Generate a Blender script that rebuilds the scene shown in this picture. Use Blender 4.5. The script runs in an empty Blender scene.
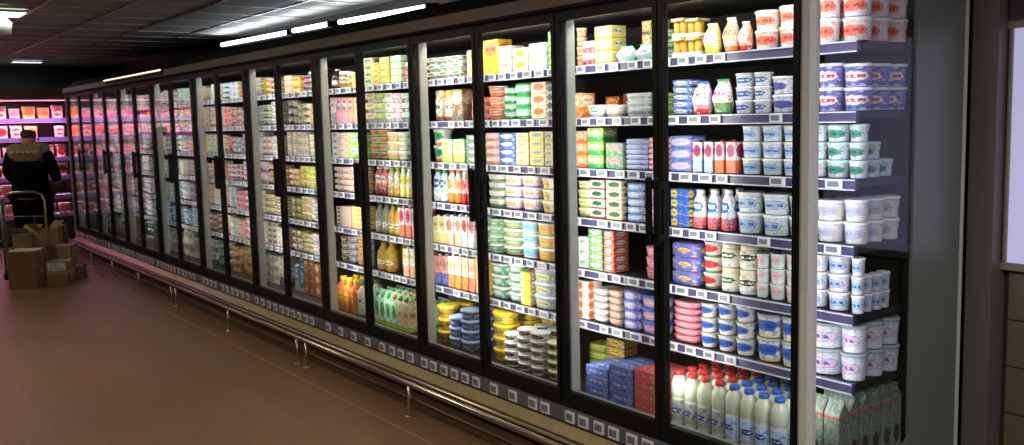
import bpy, bmesh, math, random
from math import sin, cos, pi
from mathutils import Vector, Matrix
random.seed(7)
scene = bpy.context.scene
COL = scene.collection
ZO = 0.28                      # height of the door bottoms above the shop floor
# ------------------------------------------------------------------ camera
F, YAW, PIT, ROL = 931.106, 0.93444, 0.11065, -0.02513
CAM = Vector((2.0968, -2.8494, 1.4068 + ZO))
FW = Vector((-sin(YAW)*cos(PIT), cos(YAW)*cos(PIT), -sin(PIT)))
_r = Vector((cos(YAW), sin(YAW), 0)); _u = _r.cross(FW)
RT = _r*cos(ROL) + _u*sin(ROL); UP = -_r*sin(ROL) + _u*cos(ROL)
cd = bpy.data.cameras.new('camera'); cam = bpy.data.objects.new('camera', cd); COL.objects.link(cam)
cd.sensor_width = 36; cd.lens = F/1024*36; cd.clip_start = .05; cd.clip_end = 100
M = Matrix.Identity(4)
for i in range(3):
    M[i][0] = RT[i]; M[i][1] = UP[i]; M[i][2] = -FW[i]; M[i][3] = CAM[i]
cam.matrix_world = M
scene.camera = cam
# ------------------------------------------------------------------ world, room light, exposure
w = bpy.data.worlds.new('world'); scene.world = w; w.use_nodes = True
w.node_tree.nodes['Background'].inputs[0].default_value = (.5, .45, .4, 1)
w.node_tree.nodes['Background'].inputs[1].default_value = .02
vs = scene.view_settings
vs.view_transform = 'Standard'; vs.look = 'None'; vs.gamma = 1; vs.use_curve_mapping = False
vs.exposure = 0.0
CASE_TOP_W, CASE_POST_W, TUBE_W, DOWN_W, MEAT_W, WIN_E, SPOT_W = 2.4, 6.0, 3.6, 29, 15, .85, 4
MOODY = (1.0, .86, .66)
UNIT_LIGHT = {1: .95, 2: 1.0, 3: .72, 4: .60, 5: .5, 6: .38, 7: .28, 8: .2, 9: .15}   # case LED power lowered down the row so the distant doors render darker

def on_y(x, y, Y):             # the point of the plane at depth Y seen through the photograph's pixel x, y
    d = FW*F + RT*(x-512) - UP*(y-222.5)
    t = (Y-CAM.y)/d.y
    return CAM + d*t
def at_dist(x, y, fd):
    d = FW*F + RT*(x-512) - UP*(y-222.5)
    return CAM + d*(fd/F)
def on_z(x, y, Z):
    d = FW*F + RT*(x-512) - UP*(y-222.5)
    return CAM + d*((Z-CAM.z)/d.z)

# ------------------------------------------------------------------ materials
def newmat(name):
    m = bpy.data.materials.new(name); m.use_nodes = True
    nt = m.node_tree; b = nt.nodes['Principled BSDF']
    return m, nt, b
def lin(c):
    return tuple((x/12.92 if x <= .04045 else ((x+.055)/1.055)**2.4) for x in c)
def hexc(h):
    return lin(tuple(int(h[i:i+2], 16)/255 for i in (0, 2, 4))) + (1,)
def plain(name, h, rough=.5, metal=0, noise=0, scale=30, bump=0, spec=.5):
    m, nt, b = newmat(name); c = hexc(h)
    b.inputs['Base Color'].default_value = c; b.inputs['Roughness'].default_value = rough
    b.inputs['Metallic'].default_value = metal; b.inputs['Specular IOR Level'].default_value = spec
    if noise or bump:
        tc = nt.nodes.new('ShaderNodeTexCoord'); n = nt.nodes.new('ShaderNodeTexNoise')
        n.inputs['Scale'].default_value = scale; n.inputs['Detail'].default_value = 4
        nt.links.new(tc.outputs['Object'], n.inputs['Vector'])
        if noise:
            r = nt.nodes.new('ShaderNodeMapRange'); r.inputs['From Min'].default_value = .3; r.inputs['From Max'].default_value = .7
            r.inputs['To Min'].default_value = 1-noise; r.inputs['To Max'].default_value = 1+noise
            nt.links.new(n.outputs['Fac'], r.inputs['Value'])
            v = nt.nodes.new('ShaderNodeVectorMath'); v.operation = 'SCALE'; v.inputs[0].default_value = c[:3]
            nt.links.new(r.outputs[0], v.inputs['Scale']); nt.links.new(v.outputs[0], b.inputs['Base Color'])
        if bump:
            bp = nt.nodes.new('ShaderNodeBump'); bp.inputs['Strength'].default_value = bump
            nt.links.new(n.outputs['Fac'], bp.inputs['Height']); nt.links.new(bp.outputs[0], b.inputs['Normal'])
    return m
def emis(name, h, s):
    m, nt, b = newmat(name)
    b.inputs['Base Color'].default_value = hexc(h); b.inputs['Emission Color'].default_value = hexc(h)
    b.inputs['Emission Strength'].default_value = s
    return m
def glassmat(name, tint=(.95, .97, .97, 1), f0=.045, rough=.0):
    m, nt, b = newmat(name); nt.nodes.remove(b)
    out = nt.nodes['Material Output']
    tr = nt.nodes.new('ShaderNodeBsdfTransparent'); tr.inputs[0].default_value = tint
    gl = nt.nodes.new('ShaderNodeBsdfGlossy'); gl.inputs['Roughness'].default_value = rough; gl.inputs[0].default_value = (1, 1, 1, 1)
    lw = nt.nodes.new('ShaderNodeLayerWeight'); lw.inputs['Blend'].default_value = .5
    p = nt.nodes.new('ShaderNodeMath'); p.operation = 'POWER'; p.inputs[1].default_value = 5
    a = nt.nodes.new('ShaderNodeMath'); a.operation = 'MULTIPLY_ADD'; a.inputs[1].default_value = .8-f0; a.inputs[2].default_value = f0
    mx = nt.nodes.new('ShaderNodeMixShader')
    nt.links.new(lw.outputs['Facing'], p.inputs[0]); nt.links.new(p.outputs[0], a.inputs[0]); nt.links.new(a.outputs[0], mx.inputs[0])
    nt.links.new(tr.outputs[0], mx.inputs[1]); nt.links.new(gl.outputs[0], mx.inputs[2]); nt.links.new(mx.outputs[0], out.inputs[0])
    return m

# the printed packaging: base colour, an oval badge, a band, squiggled lettering; all laid out on the UV of the pack
def make_print_group():
    g = bpy.data.node_groups.new('package_print', 'ShaderNodeTree')
    I = g.interface
    for n, t, d in (('Base', 'NodeSocketColor', None), ('Oval', 'NodeSocketColor', None), ('Band', 'NodeSocketColor', None), ('Ink', 'NodeSocketColor', None),
                    ('OX', 'NodeSocketFloat', .5), ('OY', 'NodeSocketFloat', .55), ('RX', 'NodeSocketFloat', .33), ('RY', 'NodeSocketFloat', .3),
                    ('B0', 'NodeSocketFloat', 0.), ('B1', 'NodeSocketFloat', .2), ('Seed', 'NodeSocketFloat', 0.), ('Check', 'NodeSocketFloat', 0.)):
        s = I.new_socket(name=n, in_out='INPUT', socket_type=t)
        if d is not None: s.default_value = d
    I.new_socket(name='Color', in_out='OUTPUT', socket_type='NodeSocketColor')
    N, L = g.nodes, g.links
    gi = N.new('NodeGroupInput'); go = N.new('NodeGroupOutput')
    uv = N.new('ShaderNodeUVMap'); sp = N.new('ShaderNodeSeparateXYZ'); L.new(uv.outputs[0], sp.inputs[0])
    def mt(op, a, b=None, c=None):
        n = N.new('ShaderNodeMath'); n.operation = op
        for i, v in enumerate((a, b, c)):
            if v is None: continue
            if isinstance(v, (int, float)): n.inputs[i].default_value = v
            else: L.new(v, n.inputs[i])
        return n.outputs[0]
    def mix(f, a, b):
        n = N.new('ShaderNodeMix'); n.data_type = 'RGBA'
        L.new(f, n.inputs[0]); L.new(a, n.inputs[6]); L.new(b, n.inputs[7]); return n.outputs[2]
    u = mt('FRACT', sp.outputs[0]); v = sp.outputs[1]; G = gi.outputs
    band = mt('MULTIPLY', mt('GREATER_THAN', v, G['B0']), mt('LESS_THAN', v, G['B1']))
    nz0 = N.new('ShaderNodeTexNoise'); nz0.inputs['Scale'].default_value = 1; nz0.inputs['Detail'].default_value = 2
    cv0 = N.new('ShaderNodeCombineXYZ'); L.new(mt('MULTIPLY', u, 7), cv0.inputs[0]); L.new(mt('MULTIPLY', v, 7), cv0.inputs[1]); L.new(mt('ADD', G['Seed'], 3.1), cv0.inputs[2]); L.new(cv0.outputs[0], nz0.inputs['Vector'])
    dx = mt('DIVIDE', mt('SUBTRACT', u, G['OX']), G['RX']); dy = mt('DIVIDE', mt('SUBTRACT', v, G['OY']), G['RY'])
    d2 = mt('ADD', mt('MULTIPLY', dx, dx), mt('MULTIPLY', dy, dy))
    d2 = mt('ADD', d2, mt('MULTIPLY', mt('SUBTRACT', nz0.outputs['Fac'], .5), 1.5)); oval = mt('LESS_THAN', d2, 1.0); ring = mt('MULTIPLY', mt('LESS_THAN', d2, 1.25), mt('GREATER_THAN', d2, 1.0))
    nz = N.new('ShaderNodeTexNoise'); nz.inputs['Detail'].default_value = 2
    cv = N.new('ShaderNodeCombineXYZ'); L.new(mt('MULTIPLY', u, 16), cv.inputs[0]); L.new(mt('MULTIPLY', v, 9), cv.inputs[1]); L.new(G['Seed'], cv.inputs[2])
    nz.inputs['Scale'].default_value = 1; L.new(cv.outputs[0], nz.inputs['Vector'])
    word = mt('MULTIPLY', mt('LESS_THAN', mt('ABSOLUTE', dx), .78), mt('LESS_THAN', mt('ABSOLUTE', dy), .34))
    word = mt('MULTIPLY', word, mt('GREATER_THAN', nz.outputs['Fac'], .49))
    nz2 = N.new('ShaderNodeTexNoise'); nz2.inputs['Scale'].default_value = 1; nz2.inputs['Detail'].default_value = 1
    cv2 = N.new('ShaderNodeCombineXYZ'); L.new(mt('MULTIPLY', u, 5), cv2.inputs[0]); L.new(mt('MULTIPLY', v, 5), cv2.inputs[1]); L.new(mt('ADD', G['Seed'], 7.3), cv2.inputs[2])
    L.new(cv2.outputs[0], nz2.inputs['Vector'])
    fruit = mt('MULTIPLY', mt('GREATER_THAN', nz2.outputs['Fac'], .60), mt('SUBTRACT', 1, oval))
    lines = mt('MULTIPLY', mt('GREATER_THAN', mt('SINE', mt('MULTIPLY', v, 62)), .3), mt('MULTIPLY', mt('GREATER_THAN', nz.outputs['Fac'], .5), mt('GREATER_THAN', u, .72)))
    chk = N.new('ShaderNodeTexChecker'); chk.inputs['Scale'].default_value = 9; L.new(uv.outputs[0], chk.inputs['Vector'])
    chkm = mt('MULTIPLY', chk.outputs['Fac'], G['Check'])
    c = mix(chkm, G['Base'], G['Oval'])
    c = mix(mt('MULTIPLY', fruit, .55), c, G['Band'])
    c = mix(band, c, G['Band'])
    c = mix(mt('MULTIPLY', lines, .5), c, G['Ink'])
    c = mix(oval, c, G['Oval']); c = mix(mt('MULTIPLY', ring, .6), c, G['Ink'])
    c = mix(word, c, G['Ink'])
    # small print under the badge, and a second scattered tint
    sm = N.new('ShaderNodeTexNoise'); sm.inputs['Scale'].default_value = 1; sm.inputs['Detail'].default_value = 1
    cs = N.new('ShaderNodeCombineXYZ'); L.new(mt('MULTIPLY', u, 34), cs.inputs[0]); L.new(mt('MULTIPLY', v, 15), cs.inputs[1]); L.new(G['Seed'], cs.inputs[2]); L.new(cs.outputs[0], sm.inputs['Vector'])
    c = mix(mt('MULTIPLY', mt('MULTIPLY', mt('GREATER_THAN', sm.outputs['Fac'], .54), mt('SUBTRACT', 1, oval)), .3), c, G['Ink'])
    c = mix(mt('MULTIPLY', mt('MULTIPLY', mt('LESS_THAN', nz2.outputs['Fac'], .40), mt('SUBTRACT', 1, oval)), .5), c, G['Oval'])
    L.new(c, go.inputs[0])
    return g
PG = make_print_group()
PAL = dict(W='efefec', C='ece3c0', Y='f0cf2c', PY='f0e58c', L='a4c83c', G='2f9c58', DG='1f5a36', T='8fd0c0', M='c2e6d2', B='2f66c4', DB='1b3f95', LB='a9c6e8',
           R='cf2a2c', P='e98fa4', LP='f2c6d0', O='ee7a2c', E='f2b58c', N='7c4a2c', GR='a3a9ab', K='22201f', V='6a3f92', GO='c69a36', DR='86202a', DN='4c2e20', BE='cbb691', SG='8e9384', S='ef7f62')
WORD = dict(W='white', C='cream', Y='yellow', PY='pale-yellow', L='lime', G='green', DG='dark-green', T='teal', M='mint', B='blue', DB='navy', LB='light-blue', R='red', P='pink',
            LP='pale-pink', O='orange', E='peach', N='brown', GR='grey', K='black', V='purple', GO='golden', DR='dark-red', DN='dark-brown', BE='beige', SG='grey-green', S='salmon')
_pm = {}
def printmat(spec, style='o'):
    key = (spec, style)
    if key in _pm: return _pm[key]
    b, o, bd, ink = spec.split('/')
    m, nt, bs = newmat('print_' + WORD[b])
    g = nt.nodes.new('ShaderNodeGroup'); g.node_tree = PG
    for n, k in (('Base', b), ('Oval', o), ('Band', bd), ('Ink', ink)): g.inputs[n].default_value = hexc(PAL[k])
    st = dict(o=(.5, .58, .34, .26, 0, .18), t=(.5, .72, .4, .2, 0, .42), n=(.5, .5, .3, .14, .0, .08), w=(.5, .5, .45, .3, 0, .14), h=(.5, .35, .3, .25, .62, .82),
              k=(.5, .5, .42, .26, 0, .0), s=(.22, .5, .17, .4, 0, .12), l=(.5, .62, .36, .16, .0, .34), g=(.5, .30, .30, .17, 1.2, 1.3), q=(.5, .52, .36, .24, .0, .06))[style]
    for n, v in zip(('OX', 'OY', 'RX', 'RY', 'B0', 'B1'), st): g.inputs[n].default_value = v
    g.inputs['Seed'].default_value = len(_pm)*1.37
    g.inputs['Check'].default_value = .35 if style == 'k' else 0
    nt.links.new(g.outputs[0], bs.inputs['Base Color']); bs.inputs['Roughness'].default_value = .38
    _pm[key] = m; return m
_pl = {}
def plast(k, rough=.35):
    if k not in _pl: _pl[k] = plain('plastic_' + WORD[k], PAL[k], rough)
    return _pl[k]

MT = dict(
    frame=plain('black_door_frame', '0a0d0e', .45, 0, 0, 30, 0, .25), case=plain('grey_case_metal', '5d6264', .35, .2, .04, 8), side=plain('blue_grey_side_metal', '63665f', .35, .0, .03, 6), post=plain('satin_aluminium', 'c6cbc4', .42, .05, .04, 40),
    inner=plain('dark_interior', '1c1816', .7, 0, .15, 20), shelf=plain('black_shelf', '191a1c', .5), rail=plain('violet_price_rail', '4a4666', .3), railedge=plain('clear_rail_edge', 'c6c6d6', .25),
    lab=plain('white_label_case', 'd8dadd', .4), lcd=plain('label_display', '6f7680', .3, 0, .25, 220), sill=plain('pale_inner_sill', '8b8f86', .4), chrome=plain('brushed_steel', 'b8ad9a', .28, 1, .03, 60),
    ledge=plain('beige_bumper_ledge', 'a08e68', .35, .2, .1, 12), kick=plain('dark_kick_panel', '1e1a16', .5), canopy=plain('taupe_canopy', '786c60', .5, 0, .06, 3), canopyd=plain('dark_canopy_top', '211a15', .8, 0, 0, 30, 0, .2),
    glass=glassmat('door_glass'), glass2=glassmat('side_glass', (.88, .90, .93, 1), .025), lampbody=plain('lamp_housing', 'bfc3c5', .4),
    wall=plain('dark_brown_wall', '2e2826', .55, 0, .06, 3), pillar=plain('brown_pillar', '5c5250', .45, 0, .05, 2), card=plain('brown_cardboard', '70543a', .8, 0, .1, 14), card2=plain('pale_cardboard', '8f7450', .8, 0, .08, 14),
    paper=plain('white_paper', 'c9c9c4', .7), tape=plain('parcel_tape', 'a58a62', .3), black=plain('black_cloth', '08080b', 1, 0, .2, 30, 0, .1), yoke=plain('beige_cloth', '8a7c58', .9, 0, .1, 30), skin=plain('skin', 'b98468', .55),
    hair=plain('brown_hair', '4a3524', .8, 0, .3, 60, .3), shoe=plain('shoe', '15120f', .5), gold=plain('gold_foil', 'c69a36', .28, .6), steelw=plain('zinc_wire', '85868a', .35, .8), rubber=plain('rubber', '141414', .7),
    tile=plain('ceiling_tile', '7c786f', .9, 0, .06, 6), tbar=plain('ceiling_tbar', '8d8d8d', .35, .3), wtile=plain('olive_wall_tile', '5a573e', .3, 0, .08, 4), grout=plain('grout', '2c2a20', .8),
    wframe=plain('window_frame', '7d7466', .5), meatw=plain('meat_case_shell', '33291f', .6), meatrail=plain('violet_rail', '5e4f8a', .4), bronze=plain('dull_brown_rail', '4a3c2c', .4, .5), milk=plain('milk_bottle_plastic', 'cdd1bd', .3), boxblue=plain('blue_grey_plastic', '4a5568', .6),
)
# floor: brown vinyl with a fine grain
def floormat():
    m, nt, b = newmat('brown_vinyl_floor')
    tc = nt.nodes.new('ShaderNodeTexCoord'); mp = nt.nodes.new('ShaderNodeMapping'); mp.inputs['Scale'].default_value = (1.2, 9, 1)
    n1 = nt.nodes.new('ShaderNodeTexNoise'); n1.inputs['Scale'].default_value = 5; n1.inputs['Detail'].default_value = 6
    n2 = nt.nodes.new('ShaderNodeTexNoise'); n2.inputs['Scale'].default_value = .7; n2.inputs['Detail'].default_value = 3
    br = nt.nodes.new('ShaderNodeTexBrick'); br.inputs['Scale'].default_value = 1; br.inputs['Brick Width'].default_value = 1.3; br.inputs['Row Height'].default_value = .19; br.inputs['Mortar Size'].default_value = .0025
    br.inputs['Color1'].default_value = hexc('6e5239'); br.inputs['Color2'].default_value = hexc('74573e'); br.inputs['Mortar'].default_value = hexc('51402d')
    nt.links.new(tc.outputs['Object'], mp.inputs[0]); nt.links.new(mp.outputs[0], n1.inputs['Vector']); nt.links.new(tc.outputs['Object'], n2.inputs['Vector']); nt.links.new(tc.outputs['Object'], br.inputs['Vector'])
    a = nt.nodes.new('ShaderNodeMath'); a.operation = 'ADD'; nt.links.new(n1.outputs['Fac'], a.inputs[0]); nt.links.new(n2.outputs['Fac'], a.inputs[1])
    r = nt.nodes.new('ShaderNodeMapRange'); r.inputs['From Min'].default_value = .6; r.inputs['From Max'].default_value = 1.4; r.inputs['To Min'].default_value = .78; r.inputs['To Max'].default_value = 1.2
    nt.links.new(a.outputs[0], r.inputs['Value'])
    v = nt.nodes.new('ShaderNodeVectorMath'); v.operation = 'SCALE'; nt.links.new(br.outputs['Color'], v.inputs[0]); nt.links.new(r.outputs[0], v.inputs['Scale'])
    nt.links.new(v.outputs[0], b.inputs['Base Color']); b.inputs['Roughness'].default_value = .42
    bp = nt.nodes.new('ShaderNodeBump'); bp.inputs['Strength'].default_value = .06; nt.links.new(n1.outputs['Fac'], bp.inputs['Height']); nt.links.new(bp.outputs[0], b.inputs['Normal'])
    return m
MT['floor'] = floormat()

# ------------------------------------------------------------------ mesh helpers
class MB:
    """collects verts, faces, uvs, material slots; build() links them as ONE mesh object"""
    def __init__(s): s.v, s.f, s.uv, s.m, s.sm, s.mats = [], [], [], [], [], []
    def slot(s, m):
        if m not in s.mats: s.mats.append(m)
        return s.mats.index(m)
    def face(s, idx, uv=None, m=None, smooth=False):
        s.f.append(idx); s.uv.append(uv or [(0, 0)]*len(idx)); s.m.append(s.slot(m)); s.sm.append(smooth)
    def box(s, a, b, m, uvf=True):
        x0, y0, z0 = a; x1, y1, z1 = b; n = len(s.v)
        s.v += [(x0, y0, z0), (x1, y0, z0), (x1, y1, z0), (x0, y1, z0), (x0, y0, z1), (x1, y0, z1), (x1, y1, z1), (x0, y1, z1)]
        q = [(0, 0), (1, 0), (1, 1), (0, 1)]
        for f in ((0, 1, 5, 4), (1, 2, 6, 5), (2, 3, 7, 6), (3, 0, 4, 7), (4, 5, 6, 7), (3, 2, 1, 0)): s.face([n+i for i in f], q, m)
    def rings(s, rings, m, smooth=True, capb=True, capt=True, urep=2, h=None):
        """rings: list of lists of points (same count); side faces with uv, caps"""
        n0 = len(s.v); N = len(rings[0])
        for r in rings: s.v += r
        z0 = rings[0][0][2]; z1 = max(r[0][2] for r in rings); hh = (z1-z0) or 1
        for i in range(len(rings)-1):
            va = (rings[i][0][2]-z0)/hh; vb = (rings[i+1][0][2]-z0)/hh
            for j in range(N):
                k = (j+1) % N; a = n0+i*N+j; b = n0+i*N+k
                s.face([a, b, b+N, a+N], [(j/N*urep+1e-4, va), ((j+1)/N*urep-1e-4, va), ((j+1)/N*urep-1e-4, vb), (j/N*urep+1e-4, vb)], m, smooth)
        if capb: s.face([n0+j for j in reversed(range(N))], [(.5+.4*cos(2*pi*j/N), .5+.4*sin(2*pi*j/N)) for j in reversed(range(N))], m)
        if capt:
            t = n0+(len(rings)-1)*N
            s.face([t+j for j in range(N)], [(.5+.4*cos(2*pi*j/N), .5+.4*sin(2*pi*j/N)) for j in range(N)], m)
    def lathe(s, prof, m, N=16, w=1, d=1, p=2, c=(0, 0), urep=2, smooth=True):
        """prof: (radius factor, z); cross-section superellipse of half sizes w, d and exponent p; u=.5 of the print faces -Y"""
        R = []
        for r, z in prof:
            ring = []
            for j in range(N):
                a = 2*pi*j/N + (pi/2 if urep == 1 else 0) + (-pi/2-pi/urep if urep > 1 else 0)
                ca, sa = cos(a), sin(a)
                q = (abs(ca)**p+abs(sa)**p)**(-1/p)
                ring.append((c[0]+w*r*q*ca, c[1]+d*r*q*sa, z))
            R.append(ring)
        s.rings(R, m, smooth, urep=urep)
    def cbox(s, w, d, z0, z1, m, ch=.06, c=(0, 0), taper=1.0):
        """box with chamfered upright edges and softened ends, each face with the print on it; base centre at c"""
        x, y = w/2, d/2; e = min(w, d)*ch; ez = (z1-z0)*.03
        def ring(k, z, t=1.0):
            X, Y, E = (x-k)*t, (y-k)*t, e
            return [(c[0]+px, c[1]+py, z) for px, py in ((-X+E, -Y), (X-E, -Y), (X, -Y+E), (X, Y-E), (X-E, Y), (-X+E, Y), (-X, Y-E), (-X, -Y+E))]
        R = [ring(e*.5, z0, taper), ring(0, z0+ez, taper), ring(0, z1-ez), ring(e*.5, z1)]
        n0 = len(s.v)
        for r in R: s.v += r
        for i in range(3):
            for j in range(8):
                k = (j+1) % 8; a, b = n0+i*8+j, n0+i*8+k
                va, vb = (R[i][0][2]-z0)/(z1-z0), (R[i+1][0][2]-z0)/(z1-z0)
                if j % 2 == 0: u0, u1 = .02, .98
                else: u0 = u1 = .99
                s.face([a, b, b+8, a+8], [(u0, va), (u1, va), (u1, vb), (u0, vb)], m)
        s.face([n0+j for j in reversed(range(8))], [(0, 0)]*8, m)
        s.face([n0+24+j for j in range(8)], [((p[0]-c[0])/w+.5, (p[1]-c[1])/d+.5) for p in R[3]], m)
    def tube(s, pts, r, m, N=8, closed=False):
        pts = [Vector(p) for p in pts]; R = []
        for i, p in enumerate(pts):
            t = (pts[min(i+1, len(pts)-1)]-pts[max(i-1, 0)]).normalized()
            a = Vector((0, 0, 1)) if abs(t.z) < .9 else Vector((1, 0, 0))
            u = t.cross(a).normalized(); v = t.cross(u)
            R.append([tuple(p+u*(r*cos(2*pi*j/N))+v*(r*sin(2*pi*j/N))) for j in range(N)])
        s.rings(R, m)
    def mesh(s, name):
        me = bpy.data.meshes.new(name); me.from_pydata(s.v, [], s.f)
        uvl = me.uv_layers.new(name='UVMap'); flat = [c for f in s.uv for p in f for c in p]
        uvl.data.foreach_set('uv', flat)
        for m in s.mats: me.materials.append(m)
        me.polygons.foreach_set('material_index', s.m); me.polygons.foreach_set('use_smooth', s.sm)
        me.update(); return me
    def build(s, name, parent=None, loc=(0, 0, 0)):
        me = s.mesh(name); o = bpy.data.objects.new(name, me); COL.objects.link(o)
        o.location = loc
        if parent: o.parent = parent
        return o
def fixn(o):
    bm = bmesh.new(); bm.from_mesh(o.data); bmesh.ops.recalc_face_normals(bm, faces=bm.faces); bm.to_mesh(o.data); bm.free(); return o
def link(name, me, parent=None, loc=(0, 0, 0)):
    o = bpy.data.objects.new(name, me); COL.objects.link(o); o.location = loc
    if parent: o.parent = parent
    return o
def bx(name, a, b, m, parent=None):
    q = MB(); q.box(a, b, m); return q.build(name, parent)
def struct(o): o['kind'] = 'structure'; return o
def tag(o, label, cat, group=None):
    o['label'] = label; o['category'] = cat
    if group: o['group'] = group
    return o
def empty(name, loc=(0, 0, 0), rz=0):
    o = bpy.data.objects.new(name, None); COL.objects.link(o); o.location = loc; o.rotation_euler = (0, 0, rz); o.empty_display_size = .05; return o
def area(name, loc, sx, sy, power, col, rot, parent=None, spread=pi):
    l = bpy.data.lights.new(name, 'AREA'); l.shape = 'RECTANGLE'; l.size = sx; l.size_y = sy; l.energy = power; l.color = col; l.spread = spread
    o = bpy.data.objects.new(name, l); COL.objects.link(o); o.location = loc; o.rotation_euler = rot
    if parent: o.parent = parent
    return o

# ------------------------------------------------------------------ room shell
X0, X1, Y0, Y1, ZC = -14.2, 5.0, -5.6, 1.1, 2.42+ZO
struct(bx('floor', (X0, Y0, -.1), (X1, Y1, 0), MT['floor']))
struct(bx('wall_back', (X0, Y1, 0), (X1, Y1+.12, ZC+.1), MT['wall']))
struct(bx('wall_far', (X0-.12, Y0, 0), (X0, Y1+.12, ZC+.1), MT['wall']))
struct(bx('wall_right', (X1, Y0, 0), (X1+.12, Y1+.12, ZC+.1), MT['wall']))
struct(bx('wall_front', (X0, Y0-.12, 0), (X1, Y0, ZC+.1), MT['wall']))
ceil = struct(bx('ceiling', (X0, Y0, ZC+.02), (X1, Y1, ZC+.12), MT['canopyd']))
tm = MB(); tm.cbox(.578, .578, 0, .016, MT['tile'], .02); tme = tm.mesh('ceiling_tile')
CEIL_LIGHTS = [(-6.63, -1.55), (-10.2, -3.35), (-2.6, -3.35), (1.6, -3.95)]
for i in range(26):
    for j in range(11):
        x, y = -13.85+.6*i, .8-.6*j
        if x > 1.8: continue
        link('ceiling_tile', tme, ceil, (x, y, ZC+.002 + random.uniform(-.0015, .0015)))
gr = MB()
for j in range(12): gr.box((X0, 1.1-.6*j-.011-.0, ZC-.006), (X1, 1.1-.6*j+.011, ZC+.004), MT['tbar'])
for i in range(33): gr.box((-14.15+.6*i-.011, Y0, ZC-.0055), (-14.15+.6*i+.011, Y1, ZC+.004), MT['tbar'])
g = gr.build('ceiling_grid', ceil); g['kind'] = 'stuff'
# strip of paler vinyl beside the fridges
struct(bx('trim_1', (-12.3, -.40, 0), (.6, -.385, .0015), plain('floor_joint', '8a6f50', .4)))
# right of the fridges: a pillar, a frosted window above a tiled wainscot
struct(bx('pillar', (.118, .98, 0), (.225, Y1, ZC), MT['pillar']))
WX0, WX1, WZ0, WZ1 = .245, 2.3, .765+ZO, 1.72+ZO
win = struct(bx('window_1', (WX0, Y1-.035, WZ0), (WX1, Y1-.02, WZ1), emis('frosted_daylight_pane', 'a6a2c4', WIN_E)))
fr = MB()
for a, b in (((WX0-.02, Y1-.05, WZ0-.03), (WX1+.02, Y1, WZ0)), ((WX0-.02, Y1-.05, WZ1), (WX1+.02, Y1, WZ1+.03)), ((WX0-.012, Y1-.05, WZ0), (WX0, Y1, WZ1)), ((WX1, Y1-.05, WZ0), (WX1+.02, Y1, WZ1))):
    fr.box(a, b, MT['wframe'])
fr.build('window_frame', win)
wn = struct(bx('wall_wainscot', (.235, Y1-.012, 0), (3.0, Y1-.001, WZ0-.03), MT['grout']))
wm = MB(); wm.cbox(.192, .012, 0, .192, MT['wtile'], .1); wme = wm.mesh('tile')
for i in range(13):
    for k in range(5): link('tile', wme, wn, (.345+.2*i, Y1-.014+random.uniform(-.001, .001), .006+.2*k))
hdr = struct(bx('wall_header', (.235, Y1-.06, WZ1+.03), (3.0, Y1-.001, ZC), MT['wall']))

# ceiling fixtures
tube_e = emis('tube_glow', 'e8f2ff', 9)
TY = .85                        # the tubes hang behind the canopy, close to the wall
def tubelight(p0, p1, label):
    a, b = on_y(p0[0], p0[1], TY), on_y(p1[0], p1[1], TY); L = (b-a).length
    t = empty('fluorescent_light', (a+b)/2); t.rotation_euler = (0, -math.atan2(b.z-a.z, b.x-a.x), 0)
    tag(t, label, 'light', 'fluorescent lights above the fridges')
    q = MB(); q.tube([(-L/2+.03, 0, 0), (L/2-.03, 0, 0)], .02, tube_e, 10); q.build('tube', t)
    q = MB(); q.box((-L/2, .04, -.03), (L/2, .08, .03), MT['canopyd']); q.box((-L/2+.1, .08, -.015), (-L/2+.16, .235, .015), MT['canopyd']); q.box((L/2-.16, .08, -.015), (L/2-.1, .235, .015), MT['canopyd']); q.build('batten', t)
    for s in (-1, 1):
        q = MB(); q.box((s*(L/2-.02)-.014, -.024, -.026), (s*(L/2-.02)+.014, .04, .026), MT['canopyd']); q.build('lamp_holder', t)
    area('tube_lamp', (0, -.03, .03), L, .04, TUBE_W*L, (.80, .9, 1.0), (pi+math.radians(35), 0, 0), t)
    area('tube_lamp', (0, .03, .035), L, .04, TUBE_W*L*.4, (.80, .9, 1.0), (pi-math.radians(30), 0, 0), t)
tubelight((221, 45), (290, 32), 'glowing tube farthest along the fridge canopy')
tubelight((292, 31), (331, 23.5), 'short glowing middle tube above the fridge canopy')
tubelight((338, 22.5), (430, 6.5), 'nearest glowing tube above the canopy, half hidden by it')
slim0, slim1 = on_y(104, 79.5, -.085), on_y(160, 71.5, -.085)
t = empty('slim_strip_light', (slim0+slim1)/2); tag(t, 'thin pale strip light lying on the far end of the fridge canopy', 'light')
t.location.z = (slim0.z+slim1.z)/2; L = slim1.x-slim0.x
q = MB(); q.tube([(-L/2, 0, 0), (L/2, 0, 0)], .009, emis('slim_glow', 'f4ead0', 1.2), 8); q.build('tube', t)
q = MB(); q.box((-L/2, .012, -.035), (L/2, .022, .012), MT['canopyd']); q.build('batten', t)
p = on_y(327, 35, .845)
t = empty('junction_box', p); tag(t, 'small grey junction box below the gap between the tubes', 'box')
q = MB(); q.cbox(.16, .05, -.04, .04, MT['case'], .1); q.build('box_body', t)
q = MB(); q.lathe([(1, -.052), (.8, -.03)], MT['rubber'], 10, .012, .012); q.build('cable_gland', t)
q = MB(); q.box((-.02, .02, -.012), (.02, Y1-.845-.001, .012), MT['canopyd']); q.build('wall_arm', t)
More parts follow.
